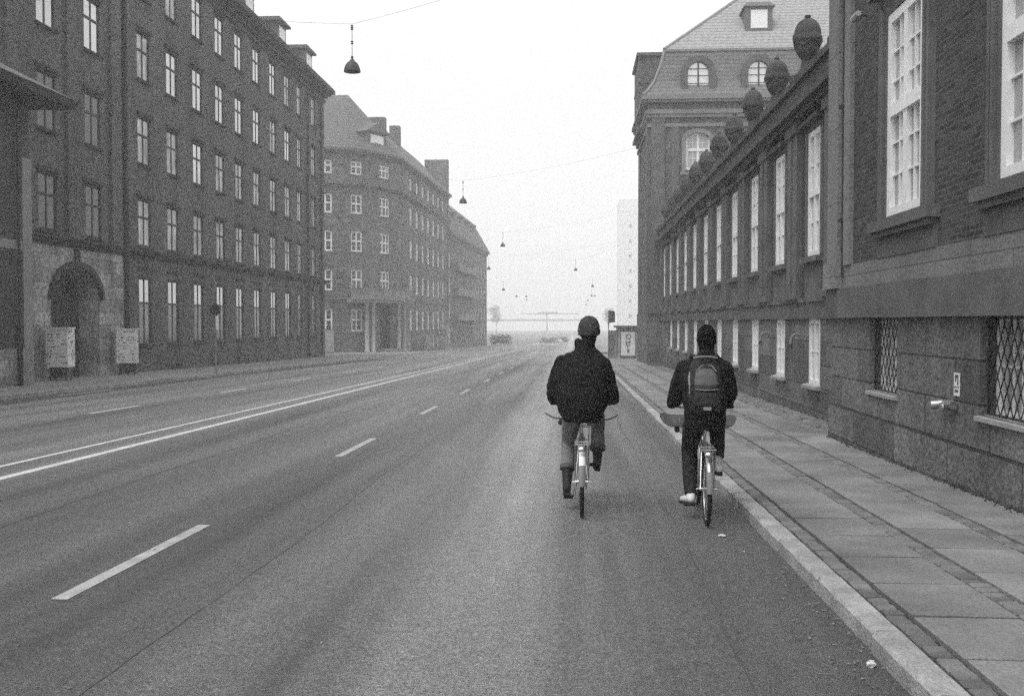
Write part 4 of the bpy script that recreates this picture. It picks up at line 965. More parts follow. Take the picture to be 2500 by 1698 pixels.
# ================================================================= hanging street lamps
ls = MB(); ls.rings([(0, 0, 0, .275, .275), (0, 0, .035, .27, .27), (0, 0, .12, .255, .255), (0, 0, .22, .215, .215), (0, 0, .30, .155, .155), (0, 0, .345, .09, .09), (0, 0, .36, .06, .06)], 28, caps=False)
ls.add([(0.255 * math.cos(2 * math.pi * i / 28), .255 * math.sin(2 * math.pi * i / 28), .03) for i in range(28)], [tuple(range(28))])
lc = MB(); lc.rings([(0, 0, .345, .095, .095), (0, 0, .375, .08, .08), (0, 0, .41, .045, .045), (0, 0, .44, .03, .03), (0, 0, .46, .05, .05), (0, 0, .48, .03, .03), (0, 0, .5, .04, .04), (0, 0, .52, .02, .02)], 16)
lh = MB(); lh.tube((0, 0, .5), (0, 0, 1.55), .011, n=8)
for z in (.92, .98, 1.38, 1.43, 1.49): lh.ell((0, 0, z), .05, .05, .024, 10, 6)
mat('lamp_dark', .03, .05, 3, .6); ls_m, lc_m, lh_m = ls.mesh('shade', 'lamp_dark'), lc.mesh('cap', 'black_paint'), lh.mesh('hanger', 'black_paint')
def wire(a, b2, sag, n=14):
    m_ = MB(); P = [(a[0] + (b2[0] - a[0]) * i / n, a[1] + (b2[1] - a[1]) * i / n, a[2] + (b2[2] - a[2]) * i / n - sag * 4 * (i / n) * (1 - i / n)) for i in range(n + 1)]
    return m_.path(P, .0045, 5)
def px(u, v, d): return ((u - 1400) / 2400 * d, d, CAM_H + (785 - v) / 2400 * d)
LAMPS = [(857, 173, 32, 'hanging street lamp with a dark dome shade, largest and nearest to the camera'), (1130, 496, 67.5, 'hanging street lamp beside the roof of the corner building, second in the left line'),
         (1227.5, 602, 107, 'hanging street lamp, third in the left line above the street'), (1193, 658, 128, 'hanging street lamp touching the edge of the farthest building on the left'),
         (1405, 661.5, 140, 'hanging street lamp right of centre, nearest of the right line'), (1228.6, 709, 160, 'faint hanging lamp, fourth and last big one going down the left line'),
         (1446, 701, 180, 'faint hanging lamp above the pair on the right'), (1261, 725, 200, 'faint hanging lamp left of the stacked pair'),
         (1284.6, 726, 230, 'upper lamp of the faint stacked pair left of centre'), (1285.7, 733, 290, 'lower lamp of the faint stacked pair left of centre'),
         (1444, 724, 215, 'left lamp of the faint close pair above the hatted cyclist'), (1451.5, 724, 240, 'right lamp of the faint close pair above the hatted cyclist'),
         (1435, 735, 270, 'faint lamp just below the close pair'), (1430, 745, 300, 'lowest faint lamp above the cyclist')]
for u, v, d, lab in LAMPS:
    p = px(u, v, d); t = thing('street_lamp', lab, 'street lamp', p, 0, 'lamps hung over the street')
    for nm, me in (('shade', ls_m), ('cap', lc_m), ('hanger', lh_m)):
        q = bpy.data.objects.new(nm, me); C.objects.link(q); q.parent = t
    if d < 150:
        xl = -20 if d < 80 else -17.5
        o = obj('span_wire', wire((xl, d + 3, p[2] + 3.6), (p[0], d, p[2] + 1.55), .15), 'pipe', t)
        o = obj('span_wire', wire((p[0], d, p[2] + 1.55), (4.6 if d < 60 else 6, d - 6, p[2] + 3.2), .3), 'pipe', t)
for (a, b2, lab) in (((-20, 34, 13.3), (4.4, 12, 12), 'thin overhead wire crossing the sky left of the nearest lamp'),):
    tag(obj('overhead_wire', wire(a, b2, .6), 'pipe'), lab, 'wire')

# ================================================================= vegetation and far clutter
def leaves(mb, c, r3, n, sz, rr):
    for _ in range(n):
        th = rr.uniform(0, 6.283); z = rr.uniform(-1, 1); q = math.sqrt(1 - z * z); k = rr.uniform(.35, 1) ** .5 * rr.choice((1, 1, .8))
        p = Vector((c[0] + r3[0] * q * math.cos(th) * k, c[1] + r3[1] * q * math.sin(th) * k, c[2] + r3[2] * z * k))
        a = Vector((rr.gauss(0, 1), rr.gauss(0, 1), rr.gauss(0, 1))).normalized(); b2 = a.orthogonal().normalized(); s_ = sz * rr.uniform(.5, 1.3)
        mb.quad(p - a * s_, p + b2 * s_ * .6, p + a * s_, p - b2 * s_ * .6)
def tree(x, y, h, r, lab):
    t = thing('tree', lab, 'tree', (x, y, gz(y))); rr = random.Random(int(x * 7 + y)); z0 = gz(y)
    m_ = MB(); m_.tube((x, y, z0), (x + .1, y, z0 + h * .5), .16, .1, 8)
    for i in range(6):
        a = rr.uniform(0, 6.28); m_.tube((x + .1, y, z0 + h * rr.uniform(.3, .5)), (x + r * .6 * math.cos(a), y + r * .6 * math.sin(a), z0 + h * rr.uniform(.6, .85)), .07, .02, 6)
    obj('trunk', m_, 'bark', t); m_ = MB()
    for i in range(9):
        a = rr.uniform(0, 6.28); q = rr.uniform(0, .6) * r; leaves(m_, (x + q * math.cos(a), y + q * math.sin(a), z0 + h * rr.uniform(.5, .88)), (r * .45, r * .45, h * .14), 130, .2, rr)
    obj('crown', m_, 'leaf', t)
tree(-31.5, 400, 13, 4.2, 'faint foggy tree just past the end of the left row of buildings')
tree(13.4, 380, 12, 2.6, 'faint foggy tree behind the dark sign on the right pavement')
m_ = MB(); rr = random.Random(4)
for i in range(10): leaves(m_, (-15.2 + i * .35, 184 + i * .1, gz(182) + 1.1), (.6, .8, 1.1), 110, .14, rr)
tag(obj('hedge', m_, 'leaf'), 'dark hedge at street level beyond the last building on the left', 'hedge')
t = thing('median_island', 'low planted traffic island in the fog where the street widens', 'traffic island', (-6, 235, gz(235)))
m_ = MB(); m_.rings([(-6, 235, gz(235) - .05, 3.0, 9), (-6, 235, gz(235) + .16, 2.9, 8.8)], 24); obj('kerb_ring', m_, 'kerb', t)
m_ = MB()
for i in range(10): leaves(m_, (-7.6 + i * .38, 232, gz(235) + .7), (.6, 1.5, .6), 90, .12, rr)
obj('shrubs', m_, 'leaf', t)
t = thing('sign_gantry', 'thin overhead gantry on a central post, faint in the far fog', 'gantry', (-14, 520, gz(520)))
zg = CAM_H + (785 - 767) / 2400 * 520; m_ = MB(); m_.tube((-14, 520, gz(520)), (-14, 520, zg), .45, .3, 8); obj('post', m_, 'stone_gable', t)
m_ = MB(); m_.box(-28, 2.5, 519.6, 520.4, zg, zg + .5); m_.box(-18.5, -8.5, 519.6, 520.4, zg + .501, zg + 1.2); obj('beam', m_, 'stone_gable', t)
tag(obj('footbridge', MB().box(-100, 8, 640, 643, CAM_H + .4, CAM_H + 1.6), 'stone_trim'), 'long low bridge deck barely visible through the fog behind the gantry', 'bridge')
def car(x, y, rz, paint, lab):
    t = thing('car', lab, 'car', (x, y, gz(y)), rz, 'foggy cars at the far end of the street')
    m_ = MB(); m_.prism([(-2.1, .3), (2.1, .3), (2.15, .75), (1.9, .9), (.95, 1.0), (-1.3, 1.0), (-2.05, .9), (-2.15, .6)], -.85, .85); o = obj('body', m_, paint); o.parent = t
    m_ = MB(); m_.add([(-.8, -1.9, .98), (.8, -1.9, .98), (.8, 1.1, .98), (-.8, 1.1, .98), (-.65, -1.3, 1.45), (.65, -1.3, 1.45), (.65, .4, 1.45), (-.65, .4, 1.45)], [(4, 5, 6, 7), (0, 1, 5, 4), (1, 2, 6, 5), (2, 3, 7, 6), (3, 0, 4, 7)]); o = obj('cabin', m_, 'pane_dark'); o.parent = t
    for sx in (-.86, .66):
        for sy in (-1.3, 1.3):
            m_ = MB(); m_.tube((sx, sy, .32), (sx + .2, sy, .32), .32, n=18); o = obj('wheel', m_, 'rubber'); o.parent = t
car(-8.0, 262, .1, 'car_white', 'white car just below the gantry post in the fog')
car(-5.2, 255, 1.4, 'car_white', 'white car seen side on, left of the hatted cyclist in the fog')
car(-3.4, 270, 1.5, 'car_dark', 'dark car seen side on behind the white one in the fog')
car(3.0, 300, 0, 'car_white', 'white car hidden nearly whole behind the hatted cyclist')
# cabinets, columns and bicycles by the corner building
for (u, d, w_, h, lab) in ((797, 93.7, .75, 2.3, 'pale advertising pillar at the corner of the side street'), (990, 106.5, .7, 1.9, 'pale cabinet right beside the bowed entrance'), (1048, 113.5, .9, 1.9, 'pale cabinet among the parked bicycles'),
                        (1076, 124, 1.2, 1.8, 'pale wide cabinet near the far end of the bicycles'), (1087, 126, .6, 3.4, 'tall pale narrow pillar past the parked bicycles')):
    x = (u - 1400) / 2400 * d; z0 = gz(d) + .12; t = thing('street_cabinet', lab, 'cabinet', (x, d, z0), 0, 'pale street cabinets on the left pavement')
    m_ = MB(); m_.box(x - w_ / 2, x + w_ / 2, d - .3, d + .3, z0 + .12, z0 + h); obj('cabinet_body', m_, 'portal_pale', t); m_ = MB(); m_.box(x - w_ / 2 - .03, x + w_ / 2 + .03, d - .33, d + .33, z0, z0 + .12); obj('base', m_, 'stone_trim', t)
    m_ = MB(); m_.box(x - w_ / 2 - .03, x + w_ / 2 + .03, d - .33, d + .33, z0 + h, z0 + h + .06); obj('lid', m_, 'stone_trim', t)

# ================================================================= bicycles
def bike_parts(t, frame_m='steel', guard_m='white_paint', light_guard=True):
    """bicycle in its own space: +y forward, rear tyre touches the ground at the origin, wheel radius .345"""
    Rw = .345; wb = 1.08; H = (0, 0, Rw); F = (0, wb, Rw); BB = (0, .46, .285); ST = (0, .27, .80); HT = (0, .83, .86); HB = (0, .88, .66)
    def part(name, mb, m, p=t):
        o = obj(name, mb, m); o.parent = p; return o
    m_ = MB(); m_.tube(BB, ST, .016); m_.tube(BB, HB, .018); m_.tube((0, .29, .72), HT, .016); m_.tube(HB, HT, .02); m_.tube((-.04, BB[1], BB[2]), (.04, BB[1], BB[2]), .025, n=14)
    for s_ in (-.06, .06): m_.tube((s_, 0, Rw), (s_ * .35, .42, .285), .010, n=8); m_.tube((s_, 0, Rw), (s_ * .4, .28, .76), .009, n=8)
    part('frame', m_, frame_m)
    for nm, c in (('rear_wheel', H), ('front_wheel', F)):
        tm = MB(); tm.torus(c, Rw - .021, .021, 48, 12); wo = part(nm, tm, 'rubber')
        rm = MB(); rm.torus(c, Rw - .05, .013, 40, 8); part('rim', rm, 'chrome', wo)
        sm = MB()
        for i in range(28):
            a = 2 * math.pi * i / 28; s_ = .03 if i % 2 else -.03; sm.tube((s_, c[1], c[2]), (0, c[1] + (Rw - .055) * math.cos(a), c[2] + (Rw - .055) * math.sin(a)), .0016, n=4, caps=False)
        part('spokes', sm, 'steel', wo); hm = MB(); hm.tube((-.06, c[1], c[2]), (.06, c[1], c[2]), .02, n=12); hm.tube((-.1, c[1], c[2]), (.1, c[1], c[2]), .007); part('hub', hm, 'chrome', wo)
    m_ = MB(); m_.tube(HB, HT, .017)
    for s_ in (-.05, .05): m_.path([(0, .885, .65), (s_, .9, .60), (s_, .97, .48), (s_, wb, Rw)], [.018, .015, .012, .01])
    part('fork', m_, frame_m)
    def guard(c, a0, a1):
        g_ = MB(); n = 18; rows = []
        for i in range(n + 1):
            a = a0 + (a1 - a0) * i / n; ring = []
            for k_ in range(5):
                x = (-.03, -.022, 0, .022, .03)[k_]; rr_ = Rw + (.012, .024, .03, .024, .012)[k_]; ring.append((x, c[1] + rr_ * math.cos(a), c[2] + rr_ * math.sin(a)))
            rows.append(ring)
        vs = [p for r_ in rows for p in r_]; g_.add(vs, [(i * 5 + k_, i * 5 + k_ + 1, (i + 1) * 5 + k_ + 1, (i + 1) * 5 + k_) for i in range(n) for k_ in range(4)], True); return g_
    mg = part('mudguard', guard(H, R(20), R(178)), 'stone_gable'); wp = guard(H, R(106), R(146)); wp.v = [(x * 1.03, (y - H[1]) * 1.006 + H[1], (z - H[2]) * 1.006 + H[2]) for x, y, z in wp.v]; part('white_patch', wp, guard_m, mg); part('mudguard', guard(F, R(-10), R(150)), guard_m if light_guard else frame_m)
    m_ = MB(); m_.rings([(0, .10, .90, .10, .03), ], 4, False) if False else None
    m_.add(*saddle()); o = part('saddle', m_, 'leather'); m_ = MB(); m_.tube(ST, (0, .24, .93), .013); part('seat_post', m_, 'chrome')
    m_ = MB(); m_.tube(HT, (0, .85, 1.03), .012); m_.path([(-.31, .72, 1.07), (-.24, .83, 1.06), (-.1, .9, 1.03), (0, .9, 1.03), (.1, .9, 1.03), (.24, .83, 1.06), (.31, .72, 1.07)], .012); part('handlebar', m_, 'chrome')
    for s_ in (-1, 1): m_ = MB(); m_.tube((s_ * .32, .70, 1.072), (s_ * .262, .80, 1.062), .018, n=12); part('grip', m_, 'rubber')
    m_ = MB(); m_.tube((.045, BB[1], BB[2]), (.052, BB[1], BB[2]), .09, n=28); part('chainring', m_, 'steel')
    m_ = MB(); m_.path([(.048, BB[1], BB[2] + .09), (.048, 0, Rw + .035)], .006, 6); m_.path([(.048, BB[1], BB[2] - .09), (.048, 0, Rw - .035)], .006, 6); part('chain', m_, 'iron')
    for s_, dy, dz in ((-1, -.03, -.165), (1, .03, .165)):
        m_ = MB(); m_.tube((s_ * .055, BB[1], BB[2]), (s_ * .075, BB[1] + dy, BB[2] + dz), .012); c_ = part('crank', m_, 'chrome')
        m_ = MB(); y, z = BB[1] + dy, BB[2] + dz; m_.box(*sorted((s_ * .085, s_ * .185)), y - .04, y + .04, z - .014, z + .014); part('pedal', m_, 'rubber', c_)
    m_ = MB()
    for x in (-.065, -.03, .0, .03, .065): m_.tube((x, -.22, .745), (x, .22, .745), .005, n=6)
    for y in (-.22, 0, .2): m_.tube((-.065, y, .745), (.065, y, .745), .006, n=6)
    for s_ in (-.068, .068): m_.tube((s_, -.1, .74), (s_, .01, Rw + .02), .006, n=6); m_.tube((s_, .12, .74), (s_, .01, Rw + .02), .006, n=6)
    part('rear_rack', m_, 'steel')
    m_ = MB()
    for x in (-.12, -.06, 0, .06, .12): m_.tube((x, .90, .80), (x, 1.2, .80), .006, n=6)
    for y in (.9, 1.05, 1.2): m_.tube((-.14, y, .80), (.14, y, .80), .007, n=6)
    for s_ in (-.09, .09): m_.tube((s_, 1.12, .80), (s_ * .8, wb, Rw + .02), .006, n=6)
    part('front_rack', m_, 'steel')
    m_ = MB(); m_.ell((0, -.245, .70), .045, .02, .028, 14, 8); part('rear_light', m_, 'chrome')
def saddle():
    n = 12; rows = []
    for i in range(n + 1):
        s_ = i / n; y = .10 + s_ * .27; w_ = .085 * (1 - s_) ** .9 + .018 if s_ > .15 else .085 * (.7 + 2 * s_); z = .955 + .015 * (1 - s_) - .012 * math.sin(math.pi * s_)
        rows.append([(w_ * a, y, z + b2) for a, b2 in ((-1, -.035), (-1, -.012), (-.6, .008), (0, .012), (.6, .008), (1, -.012), (1, -.035), (0, -.028))])
    vs = [p for r_ in rows for p in r_]; m_ = 8
    return vs, [(i * m_ + k_, i * m_ + (k_ + 1) % m_, (i + 1) * m_ + (k_ + 1) % m_, (i + 1) * m_ + k_) for i in range(n) for k_ in range(m_)] + [tuple(range(m_)), tuple(reversed(range(n * m_, n * m_ + m_)))], True

B1 = (.085, 9.80); B2 = (1.27, 9.43)
b1 = thing('bicycle', 'bicycle with white rear mudguard ridden by the cyclist in the black jacket', 'bicycle', (B1[0], B1[1], gz(B1[1])), 0, 'bicycles being ridden'); bike_parts(b1)
b2_ = thing('bicycle', 'bicycle with bright chrome stays ridden by the cyclist with the backpack', 'bicycle', (B2[0], B2[1], gz(B2[1])), R(-2.5), 'bicycles being ridden'); bike_parts(b2_, 'chrome', 'steel')
for i, (u, d, a, lab) in enumerate(((1002, 109.5, 1.3, 'parked bicycle nearest the bowed entrance'), (1016, 111.5, 1.5, 'parked bicycle, second from the bowed entrance'), (1032, 114, 1.2, 'parked bicycle just left of the pale cabinet'), (1062, 118, 1.4, 'parked bicycle just right of the pale cabinet'))):
    copy_ = copy_tree(b1, None, ((u - 1400) / 2400 * d, d, gz(d) + .12), a); tag(copy_, lab + ' on the far left pavement', 'bicycle', 'bicycles parked by the wall')

# ================================================================= people
def bake(o, vox, smooth=2, disp=0.0, dsize=.12, it=1):
    m = o.modifiers.new('r', 'REMESH'); m.mode = 'VOXEL'; m.voxel_size = vox; m.use_smooth_shade = True
    m = o.modifiers.new('s', 'SMOOTH'); m.factor = .5; m.iterations = smooth * 3
    if disp:
        tx = bpy.data.textures.new('folds', 'CLOUDS'); tx.noise_scale = dsize; tx.noise_depth = 2
        m = o.modifiers.new('d', 'DISPLACE'); m.texture = tx; m.strength = disp; m.mid_level = .5; m.texture_coords = 'LOCAL'
    bpy.context.view_layer.update(); dg = bpy.context.evaluated_depsgraph_get()
    me = bpy.data.meshes.new_from_object(o.evaluated_get(dg)); old = o.data; o.modifiers.clear(); o.data = me
    me.name = o.name
    for p in me.polygons: p.use_smooth = True
    return o
def glove(m_, wrist, hand, s_, bar):
    """palm plus five bent fingers closed round a grip running forward and inward; s_ = side"""
    W = Vector(wrist); K = Vector(hand)
    m_.limb([W, W.lerp(K, .5), K], [.03, .036, .034], 10)
    for i in range(4):       # fingers, unequal, curling over and under the bar
        o = Vector((s_ * (-.006), -.028 + i * .019, 0)); L_ = (.9, 1.05, 1.0, .8)[3 - i]
        a = K + o + Vector((0, 0, .02)); b2 = a + Vector((-s_ * .0, .018, .012)) * L_; c = b2 + Vector((0, .026, -.012)) * L_; d = c + Vector((0, .006, -.028)) * L_; e = d + Vector((0, -.018, -.012)) * L_
        a, b2, c, d, e = [Vector((p.x + (p.x - K.x) * 0 - s_ * .012 * (i - 1.5), p.y, p.z)) for p in (a, b2, c, d, e)]
        m_.limb([a, b2, c, d, e], [.0115, .011, .0105, .0098, .0085], 8)
    a = K + Vector((-s_ * .028, -.01, .0)); m_.limb([a, a + Vector((-s_ * .014, .018, -.012)), a + Vector((-s_ * .01, .04, -.022))], [.013, .012, .0095], 8)
def face_head(m_, c, yaw):
    M = Matrix.Rotation(yaw, 3, 'Z'); c = Vector(c); q = lambda x, y, z: c + M @ Vector((x, y, z))
    m_.ell(c + Vector((0, 0, .03)), .076, .094, .095, 20, 14, M); m_.ell(q(0, .025, -.035), .060, .072, .075, 18, 12, M)      # skull, jaw
    m_.limb([q(0, .088, .02), q(0, .112, -.012), q(0, .10, -.022)], [.008, .014, .012], 8)                                # nose
    m_.ell(q(0, .098, -.052), .024, .010, .008, 10, 6, M); m_.ell(q(0, .092, -.085), .022, .018, .016, 10, 6, M)               # lips, chin
    for s_ in (-1, 1):
        m_.ell(q(s_ * .03, .088, .012), .013, .008, .009, 8, 6, M); m_.ell(q(s_ * .03, .092, .03), .02, .008, .006, 8, 6, M)
        m_.ell(q(s_ * .078, -.004, -.005), .010, .02, .032, 10, 8, M); m_.ell(q(s_ * .05, .065, -.015), .022, .02, .02, 10, 8, M)

def person(label, root, yaw, P):
    t = thing('person', label, 'person', root, yaw, 'cyclists seen from behind')
    def part(name, mb, m, vox=.009, sm=1, disp=0, ds=.1, par=t):
        o = obj(name, mb, m); o.parent = par
        if vox: bake(o, vox, sm, disp, ds)
        return o
    hd = Vector(P['head'])
    m_ = MB()          # the continuous body
    face_head(m_, hd, P.get('hyaw', 0)); nk = Vector(P['neck'])
    m_.limb([hd + Vector((0, -.015, -.06)), nk], [.056, .062])
    pv = Vector(P['pelvis']); sh = P['sh']; mids = pv.lerp(nk, .55)
    m_.rings([(pv.x, pv.y, pv.z - .08, .13, .1), (pv.x, pv.y, pv.z + .04, .15, .11), (mids.x, mids.y - .02, mids.z - .05, .135, .1), (mids.x, mids.y, mids.z + .12, .16, .11), (nk.x, nk.y - .02, nk.z - .1, .16, .09), (nk.x, nk.y, nk.z - .02, .08, .06)], 20)
    for s_, side in ((-1, 'l'), (1, 'r')):
        m_.limb([P['sh_' + side], P['el_' + side], P['wr_' + side]], [.05, .04, .026]); m_.ell(P['hn_' + side], .026, .04, .02, 12, 8)
        m_.limb([P['hip_' + side], P['kn_' + side], P['an_' + side]], [.075, .052, .036])
        an = Vector(P['an_' + side]); to = Vector(P['toe_' + side]); m_.limb([an, an + Vector((0, -.02, -.03)), to], [.034, .032, .026])
    part('body', m_, 'skin', .008, 1)
    m_ = MB()          # jacket: trunk, sleeves, collar
    m_.rings(P['trunk'], 28)
    for side in 'lr': m_.limb([P['sh_' + side], Vector(P['sh_' + side]).lerp(Vector(P['el_' + side]), .5), P['el_' + side], Vector(P['el_' + side]).lerp(Vector(P['wr_' + side]), .55), P['wr_' + side]], P['sleeve'])
    m_.rings(P['collar'], 22)
    part('jacket', m_, 'black_cloth', .011, 2, P.get('jd', .022), .11)
    for s_, side in ((-1, 'l'), (1, 'r')):
        m_ = MB(); glove(m_, P['wr_' + side], P['hn_' + side], s_, None); part('glove', m_, 'black_knit', .0055, 1)
    m_ = MB(); R0 = P['troff']     # trousers
    m_.rings([(pv.x, pv.y, pv.z - .1, .15 * R0, .13), (pv.x, pv.y, pv.z, .175 * R0, .15), (pv.x, pv.y + .01, pv.z + .12, .165 * R0, .13)], 24)
    for side in 'lr':
        hp, kn, an = (Vector(P[k_ + side]) for k_ in ('hip_', 'kn_', 'an_')); cf = an.lerp(kn, P['cuff_' + side])
        m_.limb([hp, hp.lerp(kn, .5), kn, kn.lerp(cf, .5)], [.105 * R0, .098 * R0, .08 * R0, .074 * R0]); m_.tube(kn.lerp(cf, .5), cf, .074 * R0, P['cuffr'], 16)
    tr = part('trousers', m_, P['tm'], .010, 1, .014, .07)
    if P.get('rolled'):
        for side in 'lr':
            kn, an = Vector(P['kn_' + side]), Vector(P['an_' + side]); cf = an.lerp(kn, P['cuff_' + side]); d = (kn - cf).normalized()
            m_ = MB(); m_.tube(cf - d * .005, cf + d * .045, P['cuffr'] + .008, P['cuffr'] + .01, 20); part('cuff', m_, 'pack_light', .006, 1, par=tr)
    # hat
    m_ = MB(); hy = P.get('hyaw', 0); M = Matrix.Rotation(P.get('htilt', -.15), 3, 'X'); hc = hd + Vector((0, -.008, .045))
    m_.ell(hc + Vector((0, 0, .005)), *P['hat'], 24, 16, M); part('beanie', m_, P['hm'], .007, 1, .016, .035)
    m_ = MB(); zc = hc.z - .02; n = 26
    m_.rings([(hc.x, hc.y, zc - .045, P['hat'][0] * 1.0, P['hat'][1] * 1.0), (hc.x, hc.y, zc + .015, P['hat'][0] * 1.06, P['hat'][1] * 1.05)], n); part('hat_brim', m_, P['hm'], .007, 1, .012, .03)
    m_ = MB(); m_.rings([(hd.x, hd.y - .012, hd.z - .13, .055, .055), (hd.x, hd.y - .014, hd.z - .08, .073, .078), (hd.x, hd.y - .012, hd.z - .02, .084, .094), (hd.x, hd.y - .01, hd.z + .03, .086, .1)], 20); m_.v = [(x, min(y, hd.y + .015), z) for x, y, z in m_.v]; part('hair', m_, 'black_cloth', .006, 1, .004, .02)
    # shoes
    for s_, side in ((-1, 'l'), (1, 'r')):
        an, to = Vector(P['an_' + side]), Vector(P['toe_' + side]); kn = Vector(P['kn_' + side]); d = (to - an); d.normalize(); up = (kn - an).normalized()
        heel = an - up * .07 - Vector((0, .03, 0)); toe = to; d = (toe - heel).normalized()
        m_ = MB(); m_.limb([heel + up * .02, heel.lerp(toe, .45) + up * .015, toe], [.042, .043, .034]); m_.limb([heel + up * .02, an + up * P['boot']], [.042, P['bootr']])
        so = part('shoe', m_, P['sm'], .007, 1)
        m_ = MB(); sd_ = up.cross(d).normalized(); nrm = d.cross(sd_).normalized(); nrm = nrm if nrm.dot(up) > 0 else -nrm
        outl = [(-.055, -.028), (-.055, .028), (.02, .036), (.14, .044), (.215, .03), (.225, 0), (.215, -.03), (.14, -.044), (.02, -.036)]
        b0 = heel - nrm * .03
        lo = [b0 + d * a + sd_ * c - nrm * .014 for a, c in outl]; hi = [b0 + d * a + sd_ * c + nrm * .014 for a, c in outl]; n = len(outl)
        m_.add(lo + hi, [tuple(reversed(range(n))), tuple(range(n, 2 * n))] + [(i, (i + 1) % n, n + (i + 1) % n, n + i) for i in range(n)]); part('sole', m_, P['som'], None, par=so)
    return t

P1 = dict(head=(.075, .43, 1.825), neck=(.045, .38, 1.66), pelvis=(0, .2, 1.03), sh=0, hyaw=-.35,
     sh_l=(-.185, .33, 1.475), el_l=(-.262, .37, 1.22), wr_l=(-.295, .64, 1.125), hn_l=(-.300, .725, 1.095),
     sh_r=(.195, .33, 1.475), el_r=(.272, .37, 1.24), wr_r=(.335, .62, 1.13), hn_r=(.320, .71, 1.10),
     hip_l=(-.095, .22, .99), kn_l=(-.135, .60, .69), an_l=(-.15, .37, .265), toe_l=(-.15, .50, .165),
     hip_r=(.095, .22, .99), kn_r=(.175, .64, .93), an_r=(.165, .42, .52), toe_r=(.155, .54, .485),
     trunk=[(0, .19, .93, .185, .155), (0, .19, .96, .205, .175), (0, .2, 1.06, .245, .2), (0, .22, 1.2, .275, .21), (.0, .26, 1.36, .285, .205), (.01, .30, 1.49, .275, .175), (.015, .33, 1.56, .235, .14), (.025, .36, 1.62, .165, .11), (.035, .375, 1.66, .11, .09)],
     sleeve=[.115, .115, .098, .082, .062], collar=[(.02, .37, 1.6, .14, .11), (.03, .385, 1.68, .108, .10), (.035, .395, 1.755, .105, .10), (.035, .395, 1.76, .08, .08)],
     troff=.95, cuff_l=.33, cuff_r=.22, cuffr=.075, tm='denim', rolled=True, hat=(.112, .126, .13), hm='grey_knit', htilt=-.12, boot=.13, bootr=.058, sm='leather', som='rubber', jd=.045)
person('left cyclist in grey knit cap, bulky black jacket and rolled jeans, from behind', (B1[0], B1[1], gz(B1[1])), 0, P1)
P2 = dict(head=(.03, .45, 1.735), neck=(.02, .40, 1.60), pelvis=(0, .2, 1.02), sh=0, hyaw=.05,
     sh_l=(-.18, .37, 1.46), el_l=(-.262, .43, 1.20), wr_l=(-.29, .68, 1.10), hn_l=(-.30, .745, 1.085),
     sh_r=(.19, .37, 1.46), el_r=(.245, .43, 1.21), wr_r=(.262, .66, 1.11), hn_r=(.275, .735, 1.09),
     hip_l=(-.095, .22, .98), kn_l=(-.125, .56, .66), an_l=(-.125, .36, .24), toe_l=(-.19, .47, .16),
     hip_r=(.095, .22, .98), kn_r=(.155, .64, .90), an_r=(.15, .40, .53), toe_r=(.15, .52, .47),
     trunk=[(0, .19, .90, .18, .15), (0, .19, .96, .195, .165), (0, .21, 1.08, .205, .165), (0, .25, 1.22, .22, .165), (0, .30, 1.36, .235, .165), (.01, .34, 1.48, .235, .14), (.015, .375, 1.55, .19, .115), (.02, .39, 1.60, .12, .09)],
     sleeve=[.1, .1, .088, .074, .056], collar=[(.02, .39, 1.54, .10, .09), (.02, .40, 1.62, .082, .082), (.02, .40, 1.655, .078, .08)],
     troff=1.02, cuff_l=-.04, cuff_r=.16, cuffr=.062, tm='dark_denim', hat=(.092, .108, .13), hm='black_knit', htilt=-.15, boot=.03, bootr=.05, sm='white_shoe', som='rubber', jd=.032)
person('cyclist in black knit cap wearing a backpack, riding near the kerb', (B2[0], B2[1], gz(B2[1])), R(-2.5), P2)

# backpack
t = thing('backpack', 'dark backpack with pale edges worn by the cyclist near the kerb', 'backpack', (B2[0], B2[1], gz(B2[1])), R(-2.5), )
def lp(name, mb, m, vox=None, par=t, disp=0):
    o = obj(name, mb, m); o.parent = par
    if vox: bake(o, vox, 1, disp, .06)
    return o
m_ = MB(); m_.rings([(-.01, .09, 1.05, .12, .07), (-.01, .07, 1.09, .155, .1), (-.01, .06, 1.2, .165, .115), (-.01, .09, 1.35, .16, .115), (-.01, .15, 1.48, .145, .11), (-.01, .20, 1.56, .12, .09), (-.01, .22, 1.595, .07, .05)], 24)
pk = lp('pack_body', m_, 'pack_cloth', .011, disp=.02)
m_ = MB(); m_.rings([(-.01, -.01, 1.28, .09, .04), (-.01, -.02, 1.34, .118, .05), (-.01, .015, 1.43, .105, .05), (-.01, .06, 1.49, .06, .04)], 20); lp('pocket', m_, 'pack_light', .009, disp=.012)
m_ = MB(); m_.rings([(-.01, -.02, 1.10, .10, .04), (-.01, -.045, 1.15, .13, .05), (-.01, -.035, 1.24, .12, .05), (-.01, -.02, 1.27, .09, .04)], 20); lp('pocket', m_, 'pack_cloth', .009, disp=.012)
m_ = MB()
A = [(-.115, -.005, 1.30), (-.118, .01, 1.38), (-.10, .04, 1.46), (-.05, .075, 1.515), (0, .085, 1.52), (.05, .075, 1.515), (.09, .04, 1.46)]; m_.path(A, .004, 6); m_.path([(-.12, -.055, 1.30), (-.02, -.073, 1.29), (.1, -.06, 1.30)], .004, 6); m_.path([(-.12, .16, 1.585), (-.06, .15, 1.60), (.05, .15, 1.60), (.11, .16, 1.585)], .008, 6); lp('piping', m_, 'strap_light')
m_ = MB(); m_.path([(-.165, .0, 1.46), (-.172, -.02, 1.40), (-.168, -.04, 1.33), (-.17, -.035, 1.25)], [.006, .011, .008, .005], 6); lp('side_strap', m_, 'strap_light')
